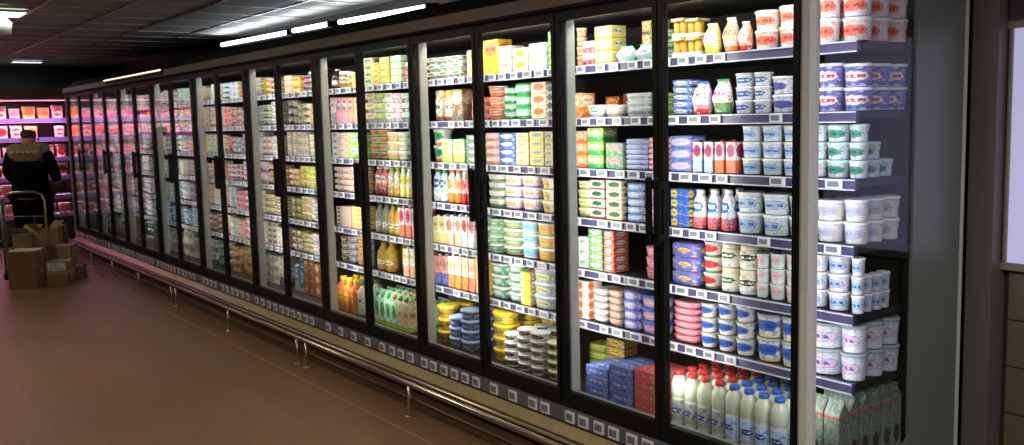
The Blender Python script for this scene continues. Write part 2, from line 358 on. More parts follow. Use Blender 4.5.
def panel(x, y, sx, sy, pw, label, e=5, name='added_fill_light', col=MOODY, hx='ffe9c8'):
    t = empty(name, (x, y, ZC)); tag(t, label, 'light')
    q = MB(); q.box((-sx/2, -sy/2, -.022), (sx/2, sy/2, -.012), emis('diffuser_glow', hx, e)); q.build('diffuser', t)
    q = MB()
    for a, b in (((-sx/2-.02, -sy/2-.02, -.028), (sx/2+.02, -sy/2, -.007)), ((-sx/2-.02, sy/2, -.028), (sx/2+.02, sy/2+.02, -.007)), ((-sx/2-.02, -sy/2, -.028), (-sx/2, sy/2, -.007)), ((sx/2, -sy/2, -.028), (sx/2+.02, sy/2, -.007))):
        q.box(a, b, MT['lampbody'])
    q.build('light_frame', t)
    if pw: area('panel_lamp', (0, 0, -.04), sx, sy, pw, col, (0, 0, 0), t)
    return t
t = panel(-6.9, -1.5, .42, .30, SPOT_W, 'square recessed ceiling spotlight with a tilted hanging head', 4, 'ceiling_spotlight', (1, .95, .85), 'e8ffe8')
q = MB(); q.lathe([(.35, -.20), (.75, -.19), (.9, -.10), (.5, -.06), (.3, -.03)], MT['lampbody'], 12, .09, .09); q.build('spotlight_head', t, (.03, -.02, 0))
panel(-13.0, -.33, .16, .38, 3, 'short cold white strip light on the ceiling above the meat', 7, 'ceiling_strip_light', (.8, .9, 1), 'd8e6ff')
panel(-13.2, -.98, .2, .34, 3, 'small bright ceiling light cut by the picture edge', 5, 'ceiling_strip_light', (1, .95, .85), 'fff3d8')
for x, y, lb in ((1.9, -1.5, 'over the near end of the aisle'), (-10.2, -3.0, 'over the aisle end by the meat'), (-5.2, -2.4, 'over the middle of the aisle'), (-2.0, -2.1, 'opposite the third pair of doors'), (1.2, -3.6, 'behind the camera'), (3.0, -.6, 'beside the frosted window')):  # unseen fill panels, added to brighten the aisle, corner post and side panel
    panel(x, y, .56, .56, DOWN_W*(1.5 if x > 1.5 else 1), 'added square fill panel out of the picture, '+lb, 2, col=(.96, .98, 1) if x > 1.5 else MOODY)

# ------------------------------------------------------------------ fridges
W = .67
RAILZ = [1.643, 1.385, 1.132, .882, .618, .351]
SHELF = [z+.020 for z in RAILZ] + [.030]        # tops the goods stand on (above the door bottoms)
YF = .235                                         # front of the shelves
ORD = ['', 'first', 'second', 'third', 'fourth', 'fifth', 'sixth', 'seventh', 'eighth', 'ninth', 'tenth', 'eleventh', 'twelfth', 'thirteenth', 'fourteenth', 'fifteenth', 'sixteenth', 'seventeenth', 'eighteenth', 'nineteenth', 'twentieth', 'twenty-first', 'twenty-second', 'twenty-third', 'twenty-fourth', 'twenty-fifth', 'twenty-sixth']
def Z(z): return z+ZO
# price label mesh (case, display)
def labelmesh(wd, ht):
    q = MB(); q.cbox(wd, .008, 0, ht, MT['lab'], .2); q.box((-wd*.36, -.0055, ht*.22), (wd*.30, -.004, ht*.80), MT['lcd']); return q.mesh('price_label')
LM = [labelmesh(.060, .036), labelmesh(.074, .036)]
LMB = labelmesh(.070, .056)
hm = MB()
hm.cbox(.035, .02, 0, .29, MT['frame'], .3)
hm.cbox(.020, .028, .02, .05, MT['frame'], .2, (0, .022)); hm.cbox(.020, .028, .24, .27, MT['frame'], .2, (0, .022))
HME = hm.mesh('door_handle')
def frame_mesh(wd, z0, z1, st, top, bot, y0, y1, m):
    q = MB(); q.box((0, y0, z0), (st, y1, z1), m); q.box((wd-st, y0, z0), (wd, y1, z1), m)
    q.box((st, y0, z1-top), (wd-st, y1, z1), m); q.box((st, y0, z0), (wd-st, y1, z0+bot), m)
    return q
DM = frame_mesh(W-.008, Z(.004), Z(1.9), .026, .045, .075, -.022, .012, MT['frame']).mesh('door')
DM1 = frame_mesh(W+.026, Z(.004), Z(1.9), .026, .045, .075, -.022, .012, MT['frame']).mesh('door')
gq = MB(); gq.box((.026, -.008, Z(.079)), (W, -.002, Z(1.855)), MT['glass']); GM1 = gq.mesh('glass_pane')
gq = MB(); gq.box((.026, -.008, Z(.079)), (W-.034, -.002, Z(1.855)), MT['glass']); GM = gq.mesh('glass_pane')
led = emis('led_glow', 'f2fbff', 1.5)
for u in range(1, 10):
    xa, xb = -2*W*u-.02, -2*W*(u-1)-.02
    if u == 1: xbs = .082
    else: xbs = xb
    U = empty('display_fridge', ((xa+xb)/2, .45, 0))
    ox = (xa+xb)/2
    tag(U, 'glass-door dairy fridge, %s pair of doors from the end post' % ORD[u], 'fridge', 'row of glass-door dairy fridges')
    inv = Vector((-ox, -.45, 0))
    def pb(name, a, b, m, par=U): 
        o = bx(name, a, b, m, par); 
        if par is U: o.location = inv
        return o
    pb('back_panel', (xa, .80, Z(-.2)), (xbs, .93, Z(1.904)), MT['inner'])
    pb('roof_panel', (xa, .02, Z(1.888)), (xbs, .80, Z(1.904)), MT['inner'])
    pb('base_panel', (xa, .0, .02), (xbs, .80, Z(-.002)), MT['kick'])
    pb('deck', (xa, .06, Z(.0)), (xbs, .78, Z(.026)), MT['shelf'])
    pb('inner_sill', (xa, .018, Z(.0)), (xbs, .05, Z(.072)), MT['sill'])
    # ledge and lower price rail in front of the base
    q = MB(); n = len(q.v)
    q.v += [(xa, -.03, Z(-.085)), (xb, -.03, Z(-.085)), (xb, -.078, Z(-.125)), (xa, -.078, Z(-.125)), (xa, -.078, Z(-.15)), (xb, -.078, Z(-.15)), (xa, -.0, Z(-.15)), (xb, -.0, Z(-.15)), (xa, 0, Z(-.085)), (xb, 0, Z(-.085))]
    for f in ((0, 3, 2, 1), (3, 4, 5, 2), (4, 6, 7, 5), (8, 0, 1, 9), (6, 8, 9, 7), (0, 8, 6, 4, 3), (1, 2, 5, 7, 9)): q.face(list(f), None, MT['ledge'])
    q.build('bumper_ledge', U, inv)
    q = MB(); q.box((xa, -.084, Z(-.137)), (xb, -.0785, Z(-.122)), MT['chrome']); q.build('ledge_lip', U, inv)
    lr = pb('lower_price_rail', (xa+.002, -.030, Z(-.072)), (xb-.002, 0, Z(-.002)), plain('grey_price_rail', '60626c', .35) if u == 1 else bpy.data.materials['grey_price_rail'])
    x = xa+.05+random.uniform(0, .04)
    while x < xb-.05:
        link('price_label', LMB, lr, (x, -.036, Z(-.066))); x += random.choice((.10, .11, .12, .17)) if u < 3 else random.choice((.11, .12, .13, .2))
    # shelves
    for si, rz in enumerate(RAILZ):
        s = pb('shelf', (xa+.002, YF+.02, Z(rz-.012)), (xbs-.002, .78, Z(rz+.017)), MT['shelf'])
        r = MB(); r.box((xa+.002, YF-.004, Z(rz-.022)), (xbs-.002, YF+.018, Z(rz+.018)), MT['rail'])
        r.box((xa+.002, YF-.009, Z(rz+.014)), (xbs-.002, YF-.003, Z(rz+.019)), MT['railedge']); r.box((xa+.002, YF-.009, Z(rz-.023)), (xbs-.002, YF-.003, Z(rz-.018)), MT['railedge'])
        r.build('price_rail', s)
        x = xa+.05; xe = xbs-.05
        stuffq = [] 
        while x < xe:
            right = (u == 1 and x > -.62)
            stuffq.append((x, random.choice((0, 1))))
            x += random.uniform(.26, .42) if right else random.uniform(.092, .13)
        if u <= 4:
            for x, k in stuffq: link('price_label', LM[k], s, (x, YF-.011, Z(rz-.018)))
        else:
            r = MB()
            for x, k in stuffq:
                r.box((x-.033, YF-.013, Z(rz-.018)), (x+.033, YF-.007, Z(rz+.016)), MT['lab']); r.box((x-.024, YF-.0135, Z(rz-.010)), (x+.018, YF-.013, Z(rz+.010)), MT['lcd'])
            o = r.build('price_labels', s); o['kind'] = 'stuff'
    # doors: hinged at the mullions, handles meeting in the middle
    for k in (2*u, 2*u-1):
        xl = -W*k
        d = link('door', DM1 if k == 1 else DM, U, inv+Vector((xl-.012, 0, 0)))
        link('glass_pane', GM1 if k == 1 else GM, d)
        hx = W-.03 if k == 2*u else .022
        link('door_handle', HME, d, (hx, -.052, Z(.86)))
    # light mullion behind the hinge side
    q = MB(); q.cbox(.039, .055, Z(.03), Z(1.885), MT['post'], .12, (xa+.0205, .047)); q.build('mullion', U, inv)
    lt = empty('canopy_lamp', (0, 0, 0)); lt.parent = U; lt.location = inv
    q = MB(); q.box((xa+.04, .07, Z(1.872)), (xb-.04, .10, Z(1.892)), led); q.build('led_strip', lt)
    for k in (0, 1):
        area('canopy_led', (xa+W*(k+.5), .10, Z(1.865)), W*.9, .03, CASE_TOP_W*UNIT_LIGHT[u], (1, .97, .88), (math.radians(28), 0, 0), lt)
    # vertical led strips on both flanks of the mullion
    q = MB(); q.box((xa+.01, .0748, Z(.10)), (xa+.03, .0762, Z(1.80)), led); q.build('mullion_led', lt)
    area('post_led', (xa+.02, .085, Z(1.0)), .03, 1.6, CASE_POST_W*UNIT_LIGHT[u], (1, .97, .9), (pi/2, 0, 0), lt)
    area('post_led', (xa+W+.004, .03, Z(1.0)), .03, 1.6, CASE_POST_W*UNIT_LIGHT[u], (1, .97, .9), (pi/2, 0, 0), lt)
    if u == 1:
        area('post_led', (.045, .03, Z(1.05)), .03, 1.6, CASE_POST_W*.7, (.95, .97, 1), (pi/2, 0, math.radians(25)), lt)
        # corner post, side glass with its solid metal surround
        q = MB(); R_ = [[(px_, py_, z_) for px_, py_ in ((.018, -.018), (.040, -.038), (.070, -.038), (.084, -.020), (.084, .0), (.018, .0))] for z_ in (Z(-.05), Z(1.9))]; q.rings(R_, MT['post'], False, urep=1); fixn(q.build('corner_post', U, inv))
        q = MB(); q.box((.1035, .0, Z(.07)), (.1075, .575, Z(1.9)), MT['glass2']); q.build('side_glass', U, inv)
        q = MB()
        for a, b in (((.102, .57, Z(-.22)), (.116, .925, Z(1.904))), ((.102, .0, Z(-.22)), (.116, .57, Z(.075))), ((.102, .0, Z(1.89)), (.116, .57, Z(1.904)))): q.box(a, b, MT['side'])
        q.face([len(q.v)+i for i in range(3)], None, MT['side']); q.v += [(.109, .57, Z(.075)), (.109, .54, Z(.075)), (.109, .57, Z(.105))]
        q.build('side_panel', U, inv)
        pb('edge_trim', (.106, .926, .03), (.119, .948, Z(1.904)), plain('pale_edge_trim', 'c4c0b2', .4))
    if u == 9:
        pb('end_panel', (xa-.05, -.02, Z(-.2)), (xa-.028, .93, Z(1.93)), MT['case'])
        pb('edge_trim', (xa-.055, -.035, Z(-.1)), (xa-.028, -.021, Z(1.93)), plain('pale_end_trim', 'a8a698', .4))
# canopy over all the doors
can = empty('fridge_canopy', (-6, .1, Z(1.9))); tag(can, 'long taupe canopy running over all the fridge doors', 'canopy')
def prism(q, prof, xa, xb, m):
    n = len(q.v); N = len(prof)
    q.v += [(xa, y, z) for y, z in prof] + [(xb, y, z) for y, z in prof]
    for j in range(N):
        k = (j+1) % N; q.face([n+j, n+k, n+N+k, n+N+j], None, m)
    q.face([n+j for j in range(N)], None, m); q.face([n+N+j for j in reversed(range(N))], None, m)
inv = Vector((6, -.1, -Z(1.9)))
q = MB(); prism(q, [(-.03, Z(1.907)), (-.06, Z(1.918)), (-.05, Z(1.978)), (-.035, Z(1.985)), (.02, Z(1.985)), (.02, Z(1.907))], -12.15, .14, MT['canopy']); fixn(q.build('fascia', can, inv))
q = MB(); prism(q, [(-.03, Z(1.9855)), (.10, Z(2.075)), (.14, Z(2.075)), (.14, Z(2.0)), (.90, Z(2.0)), (.90, Z(1.9855))], -12.12, .13, MT['canopyd']); fixn(q.build('sloping_hood', can, inv))
q = MB(); prism(q, [(-.062, Z(1.905)), (-.032, Z(1.905)), (-.032, Z(1.9068)), (-.062, Z(1.9165))], -12.15, .14, MT['canopyd']); fixn(q.build('drip_edge', can, inv))
# chrome bumper rail
bp = empty('bumper_rail', (-6, -.25, 0)); tag(bp, 'long brushed steel bumper rail on short posts before the fridges', 'rail')
inv = Vector((6, .25, 0))
q = MB(); q.tube([(-12.2, -.25, Z(-.087)), (.5, -.25, Z(-.087))], .015, MT['chrome'], 12); q.build('upper_rail', bp, inv)
q = MB(); q.tube([(-12.2, -.165, Z(-.100)), (.5, -.165, Z(-.100))], .010, MT['chrome'], 10); q.build('middle_rail', bp, inv)
q = MB(); q.tube([(-12.2, -.21, Z(-.195)), (.5, -.21, Z(-.195))], .012, MT['bronze'], 10); q.build('lower_rail', bp, inv)
for px in (-11.3, -10.2, -9.2, -8.1, -6.95, -6.82, -5.41, -4.02, -3.87, -2.46, -1.1, .3):
    q = MB(); q.tube([(px, -.25, .004), (px, -.25, Z(-.105))], .011, MT['chrome'], 8); q.lathe([(1, 0), (1, .006), (.5, .010)], MT['chrome'], 12, .03, .03, c=(px, -.25)); q.build('post', bp, inv)

# ------------------------------------------------------------------ packs
def proto(kind, w, d, h, spec, style, lid):
    """-> list of (part name, MB) with the base at the origin, the front facing -Y"""
    pm = printmat(spec, style); lm = plast(lid) if lid else None; r = w/2; e = d/2; P = []
    def part(n): q = MB(); P.append((n, q)); return q
    if kind == 'box':
        part('carton').cbox(w, d, 0, h*.985, pm, .03)
        part('end_flap').box((-w*.485, -d*.47, h*.985), (w*.485, -d*.30, h*.995), pm)
    elif kind == 'wrap':                                    # soft wrapped block with folded ends
        part('wrapped_block').lathe([(.9, 0), (1, h*.12), (1, h*.85), (.9, h*.99)], pm, 16, r, e, 7, urep=4)
        part('fold').box((-w*.3, -d*.505, h*.35), (w*.3, -d*.5, h*.42), lm or pm)
    elif kind == 'tub':
        part('tub_body').lathe([(.80, 0), (.82, h*.03), (.93, h*.84), (.96, h*.86)], pm, 18, r, e, urep=2)
        q = part('lid'); q.lathe([(.97, h*.85), (1, h*.87), (1, h*.94), (.94, h*.985), (.86, h*.985), (.85, h*.97)], lm or plast('W'), 18, r, e)
    elif kind == 'cup':
        part('cup_body').lathe([(.74, 0), (.78, h*.04), (.92, h*.90), (.98, h*.93), (.98, h*.96)], pm, 16, r, e, urep=2)
        part('foil_lid').lathe([(1, h*.955), (1, h*.975), (.9, h*.985)], lm or plast('W'), 16, r, e)
    elif kind == 'rtub':                                    # rectangular or oval tub with lid
        part('tub_body').lathe([(.84, 0), (.86, h*.04), (.95, h*.80), (.97, h*.82)], pm, 20, r, e, 4, urep=4)
        part('lid').lathe([(.98, h*.80), (1, h*.83), (1, h*.92), (.93, h*.985), (.85, h*.985)], lm or plast('W'), 20, r, e, 4)
    elif kind == 'oval':
        part('tub_body').lathe([(.80, 0), (.84, h*.04), (.93, h*.74), (.95, h*.76)], pm, 22, r, e, 2.4, urep=3)
        part('lid').lathe([(.97, h*.74), (1, h*.77), (1, h*.90), (.95, h*.985), (.85, h*.985), (.82, h*.96)], lm or plast('W'), 22, r, e, 2.4)
    elif kind == 'tray':                                    # shallow sealed tray
        part('tray').lathe([(.82, 0), (.86, h*.08), (.95, h*.84), (1, h*.88), (1, h*.93)], lm or plast('W'), 20, r, e, 6, urep=4)
        part('sleeve').lathe([(.90, h*.10), (.975, h*.80), (.985, h*.97), (.94, h*.99)], pm, 20, r, e, 6, urep=4)
    elif kind == 'jar':
        part('jar_body').lathe([(.84, 0), (.95, h*.05), (.98, h*.2), (.98, h*.66), (.86, h*.77), (.82, h*.79)], pm, 18, r, e, urep=2)
        part('lid').lathe([(.86, h*.78), (.92, h*.80), (.92, h*.96), (.85, h*.985)], lm or plast('W'), 18, r, e)
    elif kind == 'milk':
        part('bottle_body').lathe([(.82, 0), (.95, h*.02), (.97, h*.06), (.97, h*.47), (.93, h*.49), (.93, h*.52), (.97, h*.54), (1, h*.56), (1, h*.70), (.92, h*.79), (.72, h*.865), (.50, h*.91), (.48, h*.93)], MT['milk'], 18, r, e)
        part('label').lathe([(.978, h*.08), (.985, h*.085), (.985, h*.46), (.978, h*.465)], pm, 18, r, e, urep=2)
        part('cap').lathe([(.54, h*.915), (.58, h*.92), (.58, h*.985), (.52, h*.995)], lm, 14, r, e)
    elif kind == 'bottle':
        part('bottle_body').lathe([(.80, 0), (.95, h*.02), (.97, h*.3), (.95, h*.5), (.9, h*.62), (.62, h*.76), (.36, h*.88), (.34, h*.93)], plast(spec.split('/')[0], .2), 16, r, e)
        part('label').lathe([(.965, h*.10), (.98, h*.105), (.98, h*.42), (.96, h*.425)], pm, 16, r, e, urep=2)
        part('cap').lathe([(.40, h*.91), (.42, h*.92), (.42, h*.985), (.36, h*.995)], lm or plast('W'), 12, r, e)
    elif kind == 'drink':                                   # slim sleeved drink bottle
        part('bottle_body').lathe([(.78, 0), (.92, h*.03), (.92, h*.34), (.80, h*.48), (.86, h*.60), (.80, h*.74), (.50, h*.86), (.42, h*.92)], pm, 16, r, e, urep=2)
        part('cap').lathe([(.48, h*.90), (.52, h*.91), (.52, h*.985), (.45, h*.995)], lm or plast('W'), 12, r, e)
    elif kind == 'juice':                                   # square shouldered juice bottle
        part('bottle_body').lathe([(.86, 0), (.96, h*.02), (.96, h*.62), (.88, h*.72), (.45, h*.84), (.40, h*.90)], pm, 16, r, e, 3.5, urep=2)
        part('cap').lathe([(.48, h*.88), (.52, h*.89), (.52, h*.985), (.46, h*.995)], lm or plast('W'), 12, r, e)
    elif kind == 'gable':
        if style == 'g': part('red_line').cbox(w*.99, d*.99, h*.735, h*.758, plast('R'), .04)
        q = part('carton'); q.cbox(w*.98, d*.98, 0, h*.78, pm, .04); n = len(q.v)
        x, y = w*.485, d*.485
        q.v += [(-x, -y, h*.779), (x, -y, h*.779), (x, y, h*.779), (-x, y, h*.779), (-x, -.004, h*.94), (x, -.004, h*.94), (x, .004, h*.94), (-x, .004, h*.94), (-x, -.004, h*.995), (x, -.004, h*.995), (x, .004, h*.995), (-x, .004, h*.995)]
        for f in ((0, 1, 5, 4), (2, 3, 7, 6), (1, 2, 6, 5), (3, 0, 4, 7), (4, 5, 9, 8), (6, 7, 11, 10), (5, 6, 10, 9), (7, 4, 8, 11), (8, 9, 10, 11)): q.face([n+i for i in f], [(.02, .8), (.98, .8), (.98, .9), (.02, .9)], pm)
        if lid:
            q = part('cap'); R = []
            for k, rr in ((0, .017), (.013, .017), (.016, .012)):
                R.append([(rr*cos(2*pi*j/10), -y*.52+rr*sin(2*pi*j/10)*.8-k*.6, h*.862+rr*sin(2*pi*j/10)*.6+k) for j in range(10)])
            q.rings(R, lm)
    elif kind == 'brick':                                   # tall flat topped carton with round cap
        part('carton').cbox(w*.97, d*.97, 0, h*.93, pm, .04)
        part('cap').lathe([(.30, h*.93), (.32, h*.935), (.32, h*.985), (.28, h*.995)], lm or plast('W'), 12, r, e, c=(0, -d*.12))
    elif kind == 'bag':
        q = part('pouch'); R = []
        for t in (0, .08, .25, .5, .75, .92, 1):
            wd = r*(.86+.12*sin(pi*min(1, t*1.3)))*(1-.28*max(0, t-.7)/.3); th = e*(.30+.65*sin(pi*min(.97, t*.9+.1)))*(1 if t < .9 else .35)
            R.append([(wd*cos(a)*(abs(cos(a))**3+abs(sin(a))**3)**(-1/3), th*sin(a)*(abs(cos(a))**3+abs(sin(a))**3)**(-1/3)+.006*sin(t*9), t*h*.95) for a in [2*pi*j/16-pi/2-pi/2 for j in range(16)]])
        q.rings(R, pm, urep=2)
        part('seal').box((-r*.64, -.003, h*.94), (r*.64, .003, h*.995), lm or pm)
    elif kind == 'multi':                                   # two cups under one card sleeve
        for s in (-1, 1): part('cup').lathe([(.76, 0), (.82, h*.06), (.97, h*.55)], lm or plast('W'), 14, r*.48, e*.9, c=(s*r*.5, 0))
        part('card_sleeve').cbox(w, d, h*.34, h*.985, pm, .08)
    elif kind == 'net':                                     # clear pack showing round golden portions
        part('tray').cbox(w, d*.9, 0, h*.2, plast('W'), .1)
        for s in (-1, 1): part('dessert_pot').lathe([(.8, h*.15), (.95, h*.4), (1, h*.7), (.8, h*.82)], plast('GO', .3), 14, r*.46, e*.6, c=(s*r*.5, -e*.2))
        part('card_sleeve').cbox(w, d, h*.80, h*.985, pm, .05)
    return P
NOUN = dict(box='box', wrap='wrapped block', tub='tub', cup='dessert cup', rtub='spread tub', oval='oval tub', tray='flat tray', jar='cream jar', milk='milk bottle', bottle='glass bottle',
            drink='yogurt bottle', juice='juice bottle', gable='milk carton', brick='drink carton', bag='pouch', multi='cup multipack', net='dessert pack')
CATG = dict(box='box', wrap='package', tub='tub', cup='cup', rtub='tub', oval='tub', tray='tray', jar='jar', milk='bottle', bottle='bottle', drink='bottle', juice='bottle', gable='carton', brick='carton', bag='pouch', multi='package', net='package')
OBJN = {'tub': 'yogurt_tub', 'cup': 'dessert_cup', 'rtub': 'spread_tub', 'oval': 'cheese_tub', 'box': 'dairy_box', 'wrap': 'wrapped_cheese', 'tray': 'cheese_tray', 'jar': 'cream_jar', 'milk': 'milk_bottle', 'bottle': 'glass_bottle',
        'drink': 'yogurt_bottle', 'juice': 'juice_bottle', 'gable': 'milk_carton', 'brick': 'drink_carton', 'bag': 'food_pouch', 'multi': 'cup_multipack', 'net': 'dessert_pack'}
stackno = {}
def column(door, shelf, kind, x, w, h, n, spec, style='o', lid=None, d=None, rows=1, near=True, yf=None, noun=None, zb=None, name=None, skip=()):
    nm_far = None
    if not near and kind == 'box': nm_far = ['top_shelf_box', 'second_shelf_box', 'third_shelf_box', 'fourth_shelf_box', 'fifth_shelf_box', 'sixth_shelf_box', 'deck_box'][shelf-1]  # generic far boxes, told apart by shelf only; their contents are invented
    """a stack (n high, rows deep) of one pack, its base centre at x on the given shelf"""
    d = d or {'box': .10, 'wrap': .11, 'tray': .13, 'bag': .06, 'gable': .07, 'brick': .065, 'milk': w, 'rtub': .11, 'oval': w*1.0, 'multi': .09, 'net': .09}.get(kind, w)
    if kind in ('tub', 'cup', 'jar', 'milk', 'bottle', 'drink', 'juice'): d = w
    P = proto(kind, w, d, h, spec, style, lid)
    key = (door, shelf); stackno[key] = stackno.get(key, 0)+1; sn = ORD[stackno[key]]
    b, o = spec.split('/')[:2]
    col = WORD[b] if b == o else WORD[b]+'-'+WORD[o]
    if kind == 'milk': col = WORD[lid]+'-capped'
    if nm_far: name = nm_far
    look = col+' '+(noun or NOUN[kind]); nm = name or OBJN[kind]
    sh = 'bottom deck' if shelf == 7 else ORD[shelf]+' shelf'
    dr = (ORD[door]+' door from post')
    grp = 'goods on the %s, %s door' % (sh, ORD[door]) if door else 'goods by the side pane'
    if near: meshes = [(pn, q.mesh(pn)) for pn, q in P]
    else:
        mb = MB()
        for pn, q in P:
            n0 = len(mb.v); mb.v += q.v
            for f, uv, mi, sm in zip(q.f, q.uv, q.m, q.sm): mb.face([n0+i for i in f], uv, q.mats[mi], sm)
        meshes = mb.mesh(nm)
    rnd = kind in ('tub', 'cup', 'jar', 'milk', 'bottle', 'drink', 'juice')
    z0 = Z(zb if zb is not None else SHELF[shelf-1])+.001; y0 = (yf or YF+.012)+d/2
    for r in range(rows):
        dx = random.uniform(-.002, .002); dy = random.uniform(0, .003)
        for t in range(n):
            if (r, t) in skip: continue
            rz = random.uniform(-.35, .35) if rnd else random.uniform(-.012, .012)
            loc = (x+dx+random.uniform(-.001, .001), y0+dy+r*(d+.006), z0+t*(h+.0008))
            tw = ('lone in' if n == 1 else 'bottom of' if t == 0 else 'top of' if t == n-1 else 'middle of' if n == 3 else ORD[t+1]+'-tier of')
            lab = '%s, %s %s stack on %s, %s' % (look, tw, sn, sh, dr)
            if r: lab = ORD[r+1]+'-row '+lab
            if near:
                e = empty(nm, loc, rz)
                for pn, me in meshes: link(pn, me, e)
            else:
                e = link(nm, meshes, None, loc); e.rotation_euler = (0, 0, rz)
            tag(e, lab, CATG[kind], grp)
def px(door, shelf, kind, x0, x1, ytop, n, spec, style='o', lid=None, rows=1, near=True, yf=None, **k):
    """the same, sized from where its front stands in the photograph's frame on the shelf-front plane"""
    Yp = yf or YF+.012
    a, b = on_y(x0, ytop, Yp), on_y(x1, ytop, Yp); cut = max(0, b.x-.098); b.x -= cut; a.x -= cut*.15
    zt = on_y((x0+x1)/2, ytop, Yp).z-ZO; zb = k.get('zb', None)
    if zb is None: zb = SHELF[shelf-1]
    h = max(.018, (zt-zb)/n-.0008)
    if shelf < 7: h = min(h, ((1.86 if shelf == 1 else RAILZ[shelf-2]-.024)-zb-.004)/n-.001)
    # what is seen of a box is its front plus some of its side: take a little off the width
    w = (b.x-a.x)-.005
    column(door, shelf, kind, (a.x+b.x)/2, w, h, n, spec, style, lid, rows=rows, near=near, yf=yf, **k)

#@@GOODS
# ---- first door (and past the post)
D = 1
px(D, 1, 'net', 669.5, 683, 18, 2, 'GO/C/DN/K', noun='dessert jar'); px(D, 1, 'net', 684, 698, 18, 2, 'GO/C/DN/K', noun='dessert jar')
px(D, 1, 'bag', 700, 716, 23, 1, 'PY/W/Y/R', 'o', 'W'); px(D, 1, 'bag', 720, 734, 17, 1, 'W/E/O/R', 'o', 'W'); px(D, 1, 'bag', 735, 747, 21, 1, 'E/W/R/R', 'o', 'W')
for a, b, t in ((749, 771.5, 10), (773, 796, 5)): px(D, 1, 'tub', a, b, t, 2, 'W/S/W/R', 'q', 'W', rows=2, noun='fromage bucket')
for a, b in ((814, 834), (835, 863)): px(D, 1, 'tub', a, b, -8, 2, 'W/S/W/R', 'q', 'W', rows=3, noun='fromage bucket')
px(D, 2, 'tray', 669.5, 688, 80, 5, 'B/W/LB/DB', 'w', 'DB'); px(D, 2, 'bag', 689, 708, 81, 1, 'LB/W/R/R', 'o', 'B'); px(D, 2, 'bag', 709, 728, 79, 1, 'W/LP/G/R', 'l', 'G')
px(D, 2, 'tub', 730.5, 747.5, 73, 3, 'W/B/LB/W', 'q', 'W', noun='yogurt tub'); px(D, 2, 'tub', 748.5, 765.5, 72, 3, 'W/B/LB/W', 'q', 'W', noun='yogurt tub')
px(D, 2, 'tub', 766.5, 787, 76, 2, 'W/B/LB/R', 'q', 'W', noun='yogurt tub'); px(D, 2, 'tub', 788, 811, 75, 2, 'W/B/LB/R', 'q', 'W', noun='yogurt tub')
for a, b in ((812, 836), (837, 865)): px(D, 2, 'tub', a, b, 63, 2, 'B/W/LB/R', 'q', 'W', rows=3, noun='fromage tub')
px(D, 3, 'box', 669.5, 691, 136, 3, 'B/LB/B/P', 'w')
for a, b, l in ((692, 702, 'K'), (703, 712.5, 'K'), (713.5, 723.5, 'R'), (724.5, 735.5, 'R')): px(D, 3, 'brick', a, b, 140, 1, 'W/R/%s/DB' % ('LB' if l == 'K' else 'O'), 't', l, rows=2, noun='drink carton')
for a, b in ((737, 755), (756.5, 776), (777.5, 797)): px(D, 3, 'tub', a, b, 122.5, 3, 'W/LB/M/B', 'q', 'W', noun='yogurt tub')
for a, b, t in ((799, 820, 121), (821.5, 843.5, 120), (845, 868, 120)): px(D, 3, 'tub', a, b, t, 3, 'W/G/LB/DB', 'q', 'M', rows=3 if a > 840 else 1, noun='fromage tub', skip=((1, 2), (2, 2), (2, 1)))
px(D, 4, 'box', 669.5, 688, 189, 4, 'B/Y/B/DB', 's')
for a, b in ((688.5, 702), (702.5, 716), (716.5, 730)): px(D, 4, 'drink', a, b, 190, 1, 'W/B/R/W', 'l', 'W', rows=2)
for a, b, t in ((731, 754, 192), (755, 781, 194), (782, 808, 196)): px(D, 4, 'tub', a, b, t, 2, 'W/LB/M/DB', 'q', 'W', noun='yogurt tub')
for a, b in ((810, 837), (839, 868)): px(D, 4, 'tub', a, b, 200, 2, 'W/LB/M/S', 'q', 'W', rows=3, noun='yogurt tub')
px(D, 5, 'wrap', 670, 697, 243, 3, 'B/Y/B/R', 'n'); px(D, 5, 'cup', 698.5, 715.5, 241.5, 3, 'W/R/G/R', 'o', 'W')
px(D, 5, 'jar', 716.5, 733, 240, 2, 'C/DG/W/W', 'l', 'C', rows=2); px(D, 5, 'jar', 734.5, 752, 241, 2, 'C/K/W/W', 'l', 'C', rows=2)
for a, b, t in ((753, 765, 254), (766, 780.5, 254), (781.5, 797, 255)): px(D, 5, 'cup', a, b, t, 3, 'W/LP/M/GR', 'o', 'W', rows=2, noun='cheese cup')
for a, b, t in ((799, 821, 254), (822.5, 844, 253), (848.5, 868, 253)): px(D, 5, 'tub', a, b, t, 3, 'W/LB/LP/DB', 'q', 'W', rows=4 if a > 840 else 1, noun='cottage tub', skip=((1, 2), (2, 2), (3, 2)))
px(D, 6, 'tray', 671, 694, 302, 6, 'P/LP/R/R', 'w', 'P')
for a, b, t in ((695.5, 711, 303), (712.5, 729.5, 304), (731, 748.5, 306)): px(D, 6, 'cup', a, b, t, 3, 'W/B/PY/DB', 'q', 'GR', rows=2, noun='yogurt cup')
for a, b, t in ((750, 775, 314), (776.5, 797, 317)): px(D, 6, 'tub', a, b, t, 2, 'W/B/PY/DB', 'o', 'GR', rows=2, noun='fromage tub')
for a, b, t in ((799, 834, 322), (836, 869, 324)): px(D, 6, 'tub', a, b, t, 2, 'W/LP/W/B', 'q', 'GR', rows=3 if a > 820 else 1, noun='tall yogurt tub')
# milk on the deck, four deep
bw = .0735
for i in range(8):
    lid = 'R' if i < 4 else 'B'
    column(D, 7, 'milk', -.735+i*(bw+.004), bw, .243, 1, 'SG/DB/GR/W' if i < 4 else 'LB/DB/GR/W', 'n', lid, rows=4 if i < 6 else 3, yf=.115)
for i, c in enumerate((.035, -.036)):
    column(D, 7, 'gable', c+.030, .068, .268, 1, 'SG/DN/DG/DG', 'g' , None, d=.066, rows=6, yf=.12, zb=.06, noun='milk carton')
